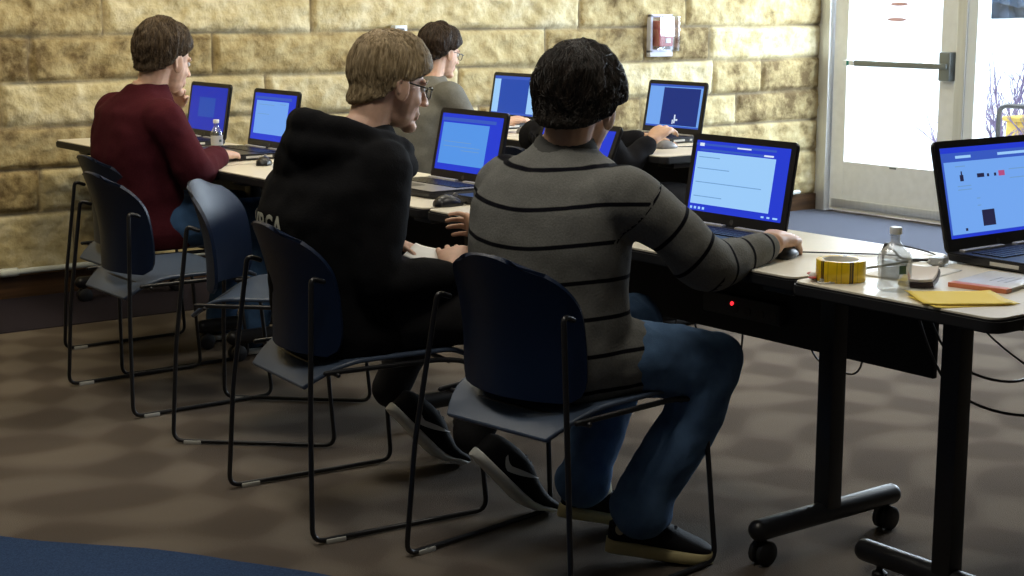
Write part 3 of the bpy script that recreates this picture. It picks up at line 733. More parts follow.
cable('black cable dropping behind the striped man\'s knee', [(3.22, 3.2, .60), (3.25, 3.24, .34), (3.27, 3.3, .28), (3.25, 3.42, .36), (3.22, 3.48, .6)], .003)
cable('black cable in a narrow loop above the denim knee', [(3.22, 3.50, .60), (3.25, 3.52, .33), (3.28, 3.58, .27), (3.25, 3.66, .36), (3.22, 3.68, .6)], .003)
pb = thing('power_adapter', 'black power adapter hanging below the panel above the denim thigh', 'adapter', (3.24, 3.78, .36))
MB().box((-.02, -.065, -.03), (.02, .065, .03), .008).build('adapter_brick', MOUSE, pb); MB().tube(smooth_path([(0, .06, 0), (.01, .10, .03), (-.01, .11, .26)], 6), .003, 7).build('adapter_lead', MOUSE, pb)

# ------------------------------------------------------------------ things on the stone wall
al = thing('fire_alarm_pull', 'red fire alarm pull station under a clear plastic cover on the stone wall', 'fire alarm', (6.40, WY-.035, 1.155))
MB().box((-.055, -.05, -.075), (.055, .02, .075), .006).build('alarm_body', mat('alarm_red', (.42, .035, .03), .4, .5), al)
MB().box((-.012, -.055, -.02), (.040, -.048, .012), .002).box((-.005, -.055, -.055), (.035, -.049, -.028), .002).build('pull_handle', mat('alarm_white', (.72, .66, .68), .5), al)
MB().box((-.05, -.0545, .045), (.05, -.049, .068), .001).build('lettering_band', mat('alarm_orange', (.60, .20, .05), .4), al)
MB().box((-.012, -.0565, -.005), (.04, -.0545, .003)).build('handle_bar', LAPD, al)
cv = MB().box((-.082, -.085, -.105), (.082, .02, .105), .016); cv.build('clear_cover', glass_mat('cover_plastic', (.86, .88, .97), .22), al)
MB().box((-.088, -.012, -.112), (-.070, .025, .112), .004).box((.070, -.012, -.112), (.088, .025, .112), .004).box((-.088, -.012, .094), (.088, .025, .112), .004).box((-.088, -.012, -.135), (.088, .025, -.094), .004).build('cover_base', mat('milky_plastic', (.62, .63, .70), .4), al)
th = thing('wall_sensor', 'small white box on the stone wall above the person in the hoodie', 'sensor', (4.565, WY-.03, 1.20))
MB().box((-.038, -.028, -.028), (.038, .03, .020), .005).build('sensor_case', mat('sensor_white', (.66, .72, .80), .4), th); MB().box((-.02, -.030, -.012), (.02, -.027, .004), .001).build('sensor_vent', LAPG, th)
#SECTION3
# ------------------------------------------------------------------ people
def union_mesh(mb, voxel, smooth=3):
    """fuse overlapping closed pieces into one continuous surface"""
    me = bpy.data.meshes.new('tmp'); me.from_pydata([tuple(v) for v in mb.v], [], mb.f); me.update()
    bm = bmesh.new(); bm.from_mesh(me); bmesh.ops.recalc_face_normals(bm, faces=bm.faces[:]); bm.to_mesh(me); bm.free()
    o = bpy.data.objects.new('tmp', me); C.objects.link(o)
    r = o.modifiers.new('r', 'REMESH'); r.mode = 'VOXEL'; r.voxel_size = voxel; r.adaptivity = 0
    dg = bpy.context.evaluated_depsgraph_get(); ev = o.evaluated_get(dg); out = bpy.data.meshes.new_from_object(ev)
    n = len(out.vertices); co = np.empty(n*3); out.vertices.foreach_get('co', co); co = co.reshape(-1, 3)
    ed = np.empty(len(out.edges)*2, dtype=np.int64); out.edges.foreach_get('vertices', ed); ed = ed.reshape(-1, 2)
    cnt = np.bincount(ed.ravel(), minlength=n).clip(1)
    for _ in range(smooth):
        acc = np.zeros_like(co)
        np.add.at(acc, ed[:, 0], co[ed[:, 1]]); np.add.at(acc, ed[:, 1], co[ed[:, 0]])
        co = co*.45+.55*acc/cnt[:, None]
    fs = [tuple(p.vertices) for p in out.polygons]
    bpy.data.objects.remove(o); bpy.data.meshes.remove(me); bpy.data.meshes.remove(out)
    return co, fs
def normals(co, fs):
    n = np.zeros_like(co)
    q = np.array([f[:3] for f in fs]); c = np.cross(co[q[:, 1]]-co[q[:, 0]], co[q[:, 2]]-co[q[:, 0]])
    for k in range(3): np.add.at(n, q[:, k], c)
    return n/np.linalg.norm(n, axis=1, keepdims=True).clip(1e-9)
def wrinkle(co, fs, amp, sc, seed, stretch=(1, 1, 1)):
    nr = normals(co, fs); d = np.array([noise.noise((p[0]*sc*stretch[0]+seed, p[1]*sc*stretch[1], p[2]*sc*stretch[2]))+.5*noise.noise((p[0]*sc*2.3+seed, p[1]*sc*2.3, p[2]*sc*2.3*stretch[2])) for p in co])
    d = np.where(d < 0, -np.abs(d)**.8, np.abs(d)**1.2)
    return co+nr*(d*amp)[:, None]
def link_mesh(name, co, fs, m, parent, off, attr=None):
    me = bpy.data.meshes.new(name); me.from_pydata((co-np.array(off)).tolist(), [], fs); me.update()
    for p in me.polygons: p.use_smooth = True
    if attr is not None:
        a = me.attributes.new('stripe', 'FLOAT', 'POINT'); a.data.foreach_set('value', attr)
    me.materials.append(m); o = bpy.data.objects.new(name, me); C.objects.link(o)
    if parent: o.parent = parent
    return o

def head_pieces(ears=True):
    m = MB()
    m.ell((-.014, 0, .030), (.096, .076, .084)); m.ell((.026, 0, -.022), (.062, .062, .080)); m.ell((.030, 0, -.068), (.050, .050, .040))
    m.ell((.072, 0, -.097), (.022, .024, .018)); m.ell((.074, 0, -.056), (.016, .028, .022)); m.ell((.070, 0, .020), (.022, .052, .014))
    if ears:
        m.ell((.050, .034, -.030), (.028, .022, .022)); m.ell((.050, -.034, -.030), (.028, .022, .022))
        m.tube([(.082, 0, .012), (.097, 0, -.010), (.110, 0, -.030)], [.008, .009, .0095], 12)
        for q in (-1, 1):
            m.ell((.100, q*.011, -.033), (.010, .008, .008))
            m.ell((-.006, q*.079, -.006), ((.020, q*.006, .004), (0, .0075, 0), (-.007, 0, .037)))
            m.tube([(-.014, q*.084, .016), (-.024, q*.085, .002), (-.016, q*.083, -.020)], [.005, .005, .004], 8)
        m.ell((.085, 0, -.061), (.009, .024, .006)); m.ell((.084, 0, -.072), (.009, .021, .007))
    return m
_hp = head_pieces(False); _hp.tube([(-.034, 0, -.030), (-.046, 0, -.125)], [.057, .057], 18)
_hd = union_mesh(_hp, .004, 4)
HEAD_BVH = BVHTree.FromPolygons([tuple(p) for p in _hd[0]], _hd[1])
def hair_mesh(line, thick, seed, rough=.004, streak=60, center=V((-.01, 0, .0)), strands=2600, slen=.05, mess=.25):
    """hair volume over the scalp: line(az)=hairline elevation, thick(az,el)=depth of hair"""
    bm = bmesh.new(); bmesh.ops.create_icosphere(bm, subdivisions=6, radius=1); vs = []
    for v in bm.verts:
        d = v.co.normalized(); az = math.degrees(math.atan2(abs(d.y), d.x)); el = math.degrees(math.asin(max(-1, min(1, d.z))))
        hit = HEAD_BVH.ray_cast(center, d)[0]; r = (hit-center).length if hit else .09
        e = line(az); s = min(1, max(0, (el-e)/(9+11*min(1, max(0, (az-96)/20))))); s = s*s*(3-2*s)
        t = thick(az, el)
        # combed strands: noise squeezed around the crown axis
        a2 = math.atan2(d.y, d.x)
        st = noise.noise((math.cos(a2)*streak*.12*(1-abs(d.z)*.5)+seed, math.sin(a2)*streak*.12, el*.020))
        cl = noise.noise((d.x*5+seed, d.y*5, d.z*5))
        t = t*(1+.20*cl)+rough*st
        ins = .012+.035*min(1, max(0, (-el-28)/16)); vs.append(center+d*(r+(-ins+(t+ins)*s)))
    fs = [tuple(v.index for v in f.verts) for f in bm.faces]; bm.free()
    # loose strands combed over the volume, so the outline and surface read as hair
    surf = BVHTree.FromPolygons([tuple(v) for v in vs], fs); rg = random.Random(int(seed*10)); cnt = 0
    crown = V((-.42, 0, 1)).normalized()
    while cnt < strands:
        d = V((rg.gauss(0, 1), rg.gauss(0, 1), rg.gauss(0, 1))).normalized()
        az = math.degrees(math.atan2(abs(d.y), d.x)); el = math.degrees(math.asin(d.z))
        if el < line(az)+5: continue
        cnt += 1
        flow = (d-crown*d.dot(crown)); flow = flow.normalized() if flow.length > .05 else V((1, 0, 0))
        flow = (flow+V((.55 if az < 75 else 0, 0, -.35))+V((rg.gauss(0, 1), rg.gauss(0, 1), rg.gauss(0, 1)))*mess).normalized()
        L = slen*rg.uniform(.6, 1.2); pts = []; q = d
        lift = rg.uniform(-.0005, .0028)+mess*.006*rg.random()
        for k in range(6):
            h = surf.ray_cast(center+q*.3, -q)[0]
            if h is None: break
            pts.append(h+q*(lift*(.25+.75*math.sin(k/5*PI*.75))))
            tg = (flow-q*flow.dot(q)); q = (q+tg*L/5/.1).normalized()
        if len(pts) < 6: continue
        n0 = len(vs); w = rg.uniform(.0008, .0017)
        for k, p_ in enumerate(pts):
            ax = (pts[min(k+1, 5)]-pts[max(k-1, 0)]).normalized(); sd = ax.cross((p_-center).normalized()); sd = sd.normalized() if sd.length > 1e-6 else V((0, 1, 0))
            ww = w*(1-.8*(k/5)**2); nn = (p_-center).normalized()*ww*.7
            vs += [p_-sd*ww, p_+sd*ww, p_+nn]
        for k in range(5):
            a0 = n0+3*k; b0 = a0+3
            fs += [(a0, b0, b0+1, a0+1), (a0+1, b0+1, b0+2, a0+2), (a0+2, b0+2, b0, a0)]
    return np.array([tuple(v) for v in vs]), fs
def tab(pts):
    def f(a):
        for (a0, b0), (a1, b1) in zip(pts, pts[1:]):
            if a <= a1: return b0+(b1-b0)*(a-a0)/(a1-a0)
        return pts[-1][1]
    return f
def hand(mb, w, d, n, thumb, curl=(.45, .55, .4), s=1.0, spread=.06, tcurl=.2):
    """five fingered hand: wrist w, finger direction d, back-of-hand normal n, thumb side sign"""
    w = V(w); d = V(d).normalized(); n = V(n); n = (n-d*n.dot(d)).normalized(); t = n.cross(d)*thumb
    P = lambda x, y, z: w+(d*x+t*y+n*z)*s
    mb.loft([(P(-.012, 0, 0), t*.020*s, n*.015*s, 1), (P(-.010, 0, 0), t*.026*s, n*.019*s, 1), (P(.02, .002, 0), t*.031*s, n*.018*s, .85), (P(.055, .001, 0), t*.040*s, n*.015*s, .8), (P(.085, 0, -.001), t*.040*s, n*.012*s, .8), (P(.092, 0, -.001), t*.034*s, n*.007*s, .9)], 18)
    for i, (y, L, r, x0) in enumerate(((.0315, .074, .0088, .086), (.0105, .082, .0090, .090), (-.0105, .076, .0086, .087), (-.0310, .060, .0078, .080))):
        p = P(x0-.012, y, 0); a = .08; pts = [p]; rad = [r*s*1.05]
        for k, (q, c) in enumerate(zip((.46, .30, .24), curl)):
            a += c*(1+.10*(i-1)); sp = spread*(1.5-i)
            dr = (d*math.cos(a)-n*math.sin(a)+t*sp*math.cos(a)).normalized()
            p = p+dr*(L*q+(.012 if k == 0 else 0))*s; pts.append(p); rad.append(r*s*(1-.08*(k+1)))
        mb.tube(pts, rad, 10)
    p = P(.020, .024, -.005); dr = (d*.62+t*.70-n*.35).normalized(); pts = [p]; rad = [.0135*s]
    for k, L in enumerate((.040, .032, .024)):
        p = p+dr*L*s; pts.append(p); rad.append((.0118, .0100, .0085)[k]*s)
        dr = (dr+d*tcurl*1.6-t*tcurl*.8-n*tcurl*.6).normalized()
    mb.tube(pts, rad, 10)
def frame_rot(yaw, pitch, roll=0):
    return Matrix.Rotation(yaw, 4, 'Z') @ Matrix.Rotation(pitch, 4, 'Y') @ Matrix.Rotation(roll, 4, 'X')
def skin(name, col):
    m = mat(name, col, .5, .35, var=.06, scale=60, bump=.05, bscale=600)
    m.node_tree.nodes['Principled BSDF'].inputs['Subsurface Weight'].default_value = .12
    m.node_tree.nodes['Principled BSDF'].inputs['Subsurface Radius'].default_value = (.01, .004, .002)
    return m
def hair_material(name, dark, light):
    if name in MATS: return MATS[name]
    m = bpy.data.materials.new(name); m.use_nodes = True; MATS[name] = m; nt = m.node_tree; b = nt.nodes['Principled BSDF']
    b.inputs['Roughness'].default_value = .5; b.inputs['Specular IOR Level'].default_value = .22
    tc = nt.nodes.new('ShaderNodeTexCoord'); mp = nt.nodes.new('ShaderNodeMapping'); mp.inputs['Scale'].default_value = (150, 150, 22)
    n = nt.nodes.new('ShaderNodeTexNoise'); n.inputs['Scale'].default_value = 1; n.inputs['Detail'].default_value = 5
    r = nt.nodes.new('ShaderNodeValToRGB'); r.color_ramp.elements[0].position = .35; r.color_ramp.elements[1].position = .72
    r.color_ramp.elements[0].color = (*dark, 1); r.color_ramp.elements[1].color = (*light, 1)
    bp = nt.nodes.new('ShaderNodeBump'); bp.inputs['Strength'].default_value = .7; bp.inputs['Distance'].default_value = .004
    L = nt.links.new
    L(tc.outputs['Object'], mp.inputs[0]); L(mp.outputs[0], n.inputs['Vector']); L(n.outputs['Fac'], r.inputs[0]); L(r.outputs[0], b.inputs['Base Color'])
    L(n.outputs['Fac'], bp.inputs['Height']); L(bp.outputs[0], b.inputs['Normal'])
    return m
EYEW = mat('eye_white', (.70, .68, .66), .2, .5); IRIS = mat('eye_iris', (.05, .035, .025), .15, .5)
class Person:
    def __init__(s, label, root, skin_m):
        s.root = thing('person', label, 'person', root); s.off = V(root); s.skin = skin_m; s.body = MB()
    def head(s, c, yaw, pitch, roll, neck, hair_m, line, thick, seed, scale=1.0, rough=.004, streak=60, **kw):
        M = Matrix.Translation(V(c)) @ frame_rot(yaw, pitch, roll) @ Matrix.Scale(scale, 4); s.M = M
        h = head_pieces(); s.body.add([M @ V(v) for v in h.v], h.f)
        s.body.tube([M @ V((-.034, 0, -.030)), (M @ V((-.034, 0, -.085))*.6+V(neck)*.4), V(neck)], [.058, .055, .060], 18)
        co, fs = hair_mesh(line, thick, seed, rough, streak, **kw)
        me = MB().add([tuple(v) for v in co], fs)
        o = me.build('hair', hair_m, s.root, smooth=True)
        LM = Matrix.Translation(-s.off) @ M; o.matrix_local = LM
        for q in (-1, 1):
            e = MB().ell((.0725, q*.031, .003), (.0115, .0125, .0095)).build('eye', EYEW, s.root); e.matrix_local = LM
            i = MB().lathe((.0820, q*.031, .003), [(0, 0), (.0052, 0), (.0045, .0024), (0, .0028)], 16, axis=(1, 0, 0)).build('iris', IRIS, e)
            b = MB().tube([(.084, q*.014, .021), (.086, q*.030, .027), (.076, q*.048, .022)], [.003, .0038, .0022], 8).build('eyebrow', hair_m, s.root); b.matrix_local = LM
    def finish(s, voxel=.0034):
        co, fs = union_mesh(s.body, voxel, 2)
        s.body_o = link_mesh('body', co, fs, s.skin, s.root, s.off)
    def cloth(s, name, mb, m, voxel=.0075, smooth=5, amp=.004, sc=11, seed=0, stretch=(1, 1, 1), attr=None):
        co, fs = union_mesh(mb, voxel, smooth); at = attr(co) if attr else None
        co = wrinkle(co, fs, amp, sc, seed, stretch)
        return link_mesh(name, co, fs, m, s.root, s.off, at), co, fs
def torso(mb, rows):
    """rows: (center, half width, half depth, heading) from hem to neck"""
    R = []
    for c, hw, hd, yaw in rows:
        f = V((math.cos(yaw), math.sin(yaw), 0)); l = V((-math.sin(yaw), math.cos(yaw), 0)); R.append((V(c), f*hd, l*hw, .85))
    mb.loft(R, 28)
def arm(mb, pts, rad): mb.tube(smooth_path(pts, 5), np.interp(np.linspace(0, len(pts)-1, (len(pts)-1)*5+1), range(len(pts)), rad).tolist(), 18)
def shoe(parent, off, heel, toe, up, upper_m, sole_m, s=1.0, lace_m=None, emblem=None, flex=0):
    """trainer from heel to toe (points on the sole's underside)"""
    heel = V(heel); toe = V(toe); d = (toe-heel); L = d.length; d.normalize(); up = V(up); up = (up-d*up.dot(d)).normalized(); t = up.cross(d)
    M = Matrix(((d.x, t.x, up.x, heel.x), (d.y, t.y, up.y, heel.y), (d.z, t.z, up.z, heel.z), (0, 0, 0, 1)))
    M0 = Matrix.Translation(-off) @ M
    class Bend:            # the shoe flexes at the ball of the foot: the front stays flat, the heel lifts
        def __matmul__(self, p):
            p = V(p); u = p.x/L; b = .62
            if not flex: return M0 @ p
            g = max(0, u-b)/(1-b); a = -flex*min(1, g*1.6)
            if u > b:
                x0 = b*L; dx = p.x-x0; c_, s_ = math.cos(a*.75), math.sin(a*.75)
                p = V((x0+dx*c_-p.z*math.sin(a)*.6, p.y, dx*s_*-1+p.z*math.cos(a)))
            return M0 @ p
    M = Bend()
    k = L/.29
    half = lambda u: (.030+.012*math.sin(min(1, u*1.3)*PI*.5)+.008*math.sin(max(0, u-.35)/.65*PI))*(1 if u < .86 else math.sqrt(max(.05, 1-((u-.86)/.15)**2)))*(1 if u > .08 else math.sqrt(max(.15, 1-((.08-u)/.085)**2)))
    rings = []
    us = [0, .02, .06, .12, .2, .3, .4, .5, .6, .7, .78, .85, .90, .94, .975, 1.0]
    for u in us:
        h = half(u)*k; rings.append(((L*u, 0, .013*k), (0, h*1.06, 0), (0, 0, .013*k*s), .55))
    sole = MB().loft(rings, 24).xf(M)
    rings = []
    ht = tab([(0, .060), (.08, .075), (.2, .082), (.33, .086), (.48, .082), (.6, .066), (.75, .048), (.88, .036), (.97, .022), (1, .010)])
    for u in us:
        h = half(u)*k*.97; H = ht(u)*k
        rings.append(((L*u*.985+.003, 0, .016*k+H*.5), (0, h*(1 if u > .3 else .92), 0), (0, 0, H*.5), .8))
    upm = MB().loft(rings, 24).xf(M)
    o = upm.build('shoe', upper_m, parent); sole.build('sole', sole_m, o)
    if lace_m:
        lm = MB()
        for u in (.42, .49, .56, .63): lm.tube([M @ V((L*u-.006, -.020*k, .016*k+ht(u)*k*.94)), M @ V((L*u, 0, .019*k+ht(u)*k)), M @ V((L*u-.006, .020*k, .016*k+ht(u)*k*.94))], .0035*k, 8)
        lm.build('laces', lace_m, o)
    if emblem:
        # curved tick mark on the outer side of the upper
        em_m, side = emblem; n = 12; vs = []; fs = []
        for i in range(n+1):
            u = i/n; x = .22+.40*u; z = .030+.046*max(0, u-.25)**1.1*1.2+(.018*(1-u/.25)**2 if u < .25 else 0); wd = .0075*math.sin(min(1, u*1.05+.12)*PI)**.7+.001
            h = half(x)*k*.97
            for q in (-1, 1):
                zz = (z+q*wd)*k+.012*k; H = ht(x)*k; rz_ = (zz-.016*k-H*.5)/(H*.5); rz_ = max(-.97, min(.97, rz_))
                yy = h*(1-abs(rz_)**2.5)**.4
                vs.append(M @ V((L*x, side*(yy+.0025), zz)))
        for i in range(n): fs.append((2*i, 2*i+2, 2*i+3, 2*i+1))
        e = MB().add(vs, fs).build('side_emblem', em_m, o)
    return o

# ---- man in the grey sweater with thin dark stripes
def stripe_mat():
    m = bpy.data.materials.new('striped_knit'); m.use_nodes = True; nt = m.node_tree; b = nt.nodes['Principled BSDF']; L = nt.links.new
    b.inputs['Roughness'].default_value = .95; b.inputs['Specular IOR Level'].default_value = .08
    at = nt.nodes.new('ShaderNodeAttribute'); at.attribute_name = 'stripe'
    dv = nt.nodes.new('ShaderNodeMath'); dv.operation = 'DIVIDE'; dv.inputs[1].default_value = .086; L(at.outputs['Fac'], dv.inputs[0])
    fr = nt.nodes.new('ShaderNodeMath'); fr.operation = 'FRACT'; L(dv.outputs[0], fr.inputs[0])
    r = nt.nodes.new('ShaderNodeValToRGB'); e = r.color_ramp.elements; L(fr.outputs[0], r.inputs[0])
    e[0].position = 0; e[0].color = (.20, .20, .188, 1); e[1].position = 1; e[1].color = (.20, .20, .188, 1)
    for p, c in ((.42, (.20, .20, .188, 1)), (.445, (.006, .006, .010, 1)), (.535, (.006, .006, .010, 1)), (.56, (.20, .20, .188, 1))): k = e.new(p); k.color = c
    tc = nt.nodes.new('ShaderNodeTexCoord'); n = nt.nodes.new('ShaderNodeTexNoise'); n.inputs['Scale'].default_value = 220; n.inputs['Detail'].default_value = 3; L(tc.outputs['Object'], n.inputs['Vector'])
    mx = nt.nodes.new('ShaderNodeMix'); mx.data_type = 'RGBA'; mx.blend_type = 'MULTIPLY'; mx.inputs[0].default_value = .45; L(r.outputs[0], mx.inputs[6]); L(n.outputs['Fac'], mx.inputs[7]); L(mx.outputs[2], b.inputs['Base Color'])
    bp = nt.nodes.new('ShaderNodeBump'); bp.inputs['Strength'].default_value = .4; bp.inputs['Distance'].default_value = .003; L(n.outputs['Fac'], bp.inputs['Height']); L(bp.outputs[0], b.inputs['Normal'])
    return m
def denim(name, col):
    return mat(name, col, .9, .1, var=.30, scale=14, bump=.3, bscale=500)
SKIN_A = skin('skin_warm', (.55, .33, .22)); SKIN_B = skin('skin_fair', (.66, .42, .31)); SKIN_C = skin('skin_tan', (.58, .36, .25))
def man_striped():
    p = Person('person in a grey sweater with thin dark stripes and blue jeans, nearest the camera', (2.30, 2.91, 0), SKIN_C)
    P_, Ch, Nk = V((2.29, 2.90, .535)), V((2.285, 2.905, .80)), V((2.335, 2.93, 1.005))
    Sl, Sr = V((2.280, 3.085, .905)), V((2.345, 2.712, .905))
    El, Wl = V((2.40, 3.28, .72)), V((2.475, 3.47, .728))
    Er, Wr = V((2.515, 2.630, .752)), V((2.775, 2.665, .768))
    Hr, Kr, Ar = V((2.33, 2.81, .525)), V((2.615, 2.70, .495)), V((2.485, 2.765, .165))
    Hl, Kl, Al = V((2.33, 3.02, .53)), V((2.68, 3.06, .525)), V((2.50, 3.03, .14))
    yaw = math.radians(12)
    b = p.body
    line = tab([(0, 36), (35, 28), (60, 14), (78, 6), (92, 2), (104, -22), (120, -36), (150, -44), (180, -46)])
    th = lambda az, el: .022+.013*max(0, math.sin(math.radians(el)))+.006*(1 if az > 100 else az/100)
    p.head((2.376, 2.922, 1.096), math.radians(25), math.radians(14), math.radians(3), Nk, hair_material('hair_black_brown', (.006, .005, .004), (.030, .021, .016)), line, th, 2.0, 1.03, .004, 80, strands=4200, slen=.045, mess=.55)
    b.tube([Nk, Ch, P_], [.05, .07, .08], 14)
    for S_, E_, W_ in ((Sl, El, Wl), (Sr, Er, Wr)): b.tube([Nk-V((0, 0, .05)), S_, E_, W_], [.05, .045, .034, .025], 14)
    hand(b, Wr+V((.000, .003, .010)), (.86, .40, -.02), (-.25, -.35, 1), 1, (.45, .55, .45), 1.12)
    hand(b, Wl+V((.010, .012, .0)), (.25, .9, .15), (.75, -.35, .25), -1, (.25, .4, .3), .95)
    p.finish()
    mb = MB()
    torso(mb, [((2.285, 2.90, .440), .185, .135, yaw), ((2.285, 2.90, .50), .205, .155, yaw), ((2.275, 2.90, .60), .205, .148, yaw), ((2.27, 2.905, .70), .208, .140, yaw), ((2.275, 2.905, .80), .215, .140, yaw), ((2.29, 2.91, .88), .222, .135, yaw),
               ((2.305, 2.915, .935), .195, .118, yaw), ((2.32, 2.92, .975), .150, .098, yaw), ((2.333, 2.927, 1.005), .083, .073, yaw), ((2.340, 2.93, 1.022), .070, .066, yaw)])
    ra = [.070, .078, .064, .066, .048, .038]
    arm(mb, [Sr+V((0, .04, 0)), Sr, Sr.lerp(Er, .5)+V((.0, -.015, .01)), Er, Er.lerp(Wr, .5)+V((0, .0, -.005)), Er.lerp(Wr, .87)], ra)
    arm(mb, [Sl+V((0, -.04, 0)), Sl, Sl.lerp(El, .5), El, El.lerp(Wl, .5), El.lerp(Wl, .87)], ra)
    mb.tube([Hr+V((-.04, 0, .0)), Hr.lerp(Kr, .22)], [.115, .103], 18)
    def stripes(co):
        out = []
        for v in co:
            v = V(v); best = (1e9, 0)
            for pts, r in (((Sr, Er, Wr), .078), ((Sl, El, Wl), .078)):
                s0 = 0
                for a, c in zip(pts, pts[1:]):
                    ab = c-a; t = (v-a).dot(ab)/ab.length_squared; tc_ = max(0, min(1, t)); d = (v-(a+ab*tc_)).length
                    if d < best[0] and t > (.12 if s0 == 0 else -1): best = (d, s0+ab.length*t)
                    s0 += ab.length
            l = V((-math.sin(yaw), math.cos(yaw), 0)); lat = abs((v-V((2.29, 2.91, 0))).dot(l))
            if best[0] < .105 and lat > .165 and v.z > .60: out.append(best[1]+.012)
            else: out.append(v.z+.012*math.cos(lat*12)+.0105)
        return out
    p.cloth('sweater', mb, stripe_mat(), .0075, 5, .0045, 12, 1.0, (1, 1, .8), stripes)
    nb = MB(); nb.loft([((2.335, 2.928, .995), (.084, 0, 0), (0, .084, 0), 1), ((2.342, 2.932, 1.030), (.068, 0, 0), (0, .070, 0), 1), ((2.346, 2.934, 1.036), (.062, 0, 0), (0, .064, 0), 1), ((2.344, 2.932, 1.02), (.055, 0, 0), (0, .055, 0), 1)], 28)
    nb.build('collar', mat('dark_grey_rib', (.075, .075, .072), .95, .1, bump=.3, bscale=300), p.root, smooth=True).location = -p.off
    tr = MB()
    tr.ell(P_+V((.01, 0, -.015)), (.14, .185, .098))
    tr.tube([Hr+V((-.02, 0, 0)), Hr.lerp(Kr, .5), Kr], [.098, .092, .076], 20); tr.tube([Kr, Kr.lerp(Ar, .45)+V((.012, -.005, 0)), Ar+V((-.01, 0, .03)), Ar+V((-.025, .01, -.025))], [.076, .074, .072, .080], 20)
    tr.tube([Hl+V((-.02, 0, 0)), Hl.lerp(Kl, .5), Kl], [.098, .092, .076], 20); tr.tube([Kl, Kl.lerp(Al, .45)+V((-.01, 0, 0)), Al+V((0, 0, .04)), Al+V((-.01, .005, .0))], [.077, .070, .066, .074], 20)
    p.cloth('jeans', tr, denim('blue_denim', (.085, .155, .280)), .0075, 4, .006, 13, 4.0)
    up = mat('black_canvas', (.010, .010, .012), .8, .2, bump=.3, bscale=300); so = mat('cream_rubber_sole', (.58, .50, .26), .6, .3); cr = mat('cream_canvas', (.50, .46, .32), .8)
    for heel, toe in (((2.405, 2.845, .03), (2.605, 2.675, .003)), ((2.44, 3.075, .05), (2.66, 2.975, .003))):
        so_ = shoe(p.root, p.off, heel, toe, (0, 0, 1), up, so, 1.6, up)
        d = (V(toe)-V(heel)).normalized(); c = V(heel)+d*.085-p.off+V((0, 0, .088))
        MB().loft([(c+V((0, 0, -.02)), d*.062, d.cross(V((0, 0, 1)))*.040, 1), (c+V((0, 0, .025)), d*.056, d.cross(V((0, 0, 1)))*.043, 1), (c+V((0, 0, .035)), d*.050, d.cross(V((0, 0, 1)))*.038, 1)], 24).build('padded_collar', cr, so_)
        hb = V(heel)-p.off+d*.035+V((0, 0, .062)); sd = V((0, 0, 1)).cross(d)
        MB().ell(hb-sd*.034, (d*.011, sd*.004, V((0, 0, .014)))).build('heel_mark', cr, so_)
man_striped()

# ---- person in the black hoodie with glasses
def glasses(p, m, M, name='glasses'):
    g = MB()
    for q in (-1, 1):
        lo = [(.102-.010*abs(math.cos(a))*0-(.012*(max(0, q*(q*.033+.024*math.cos(a))-.033)/.024)), q*.033+.024*math.cos(a), -.001+.016*math.sin(a)) for a in [2*PI*k/20 for k in range(21)]]
        g.tube(lo, .0017, 6, caps=False); g.tube([(.092, q*.057, .004), (.085, q*.073, .006), (.04, q*.082, .007), (-.006, q*.084, .010), (-.020, q*.083, -.004)], .0019, 6)
    g.tube([(.104, -.009, .002), (.107, 0, .005), (.104, .009, .002)], .0016, 6)
    o = g.build(name, m, p.root); o.matrix_local = Matrix.Translation(-p.off) @ M
    ln = MB()
    for q in (-1, 1):
        vs = [(.101-.012*(max(0, math.cos(a)*q)), q*.033+.023*math.cos(a), -.001+.0155*math.sin(a)) for a in [2*PI*k/20 for k in range(20)]]
        ln.add(vs, [tuple(range(20))])
    ln.build('lenses', glass_mat('spectacle_lens', (.85, .88, .92), .12), o)
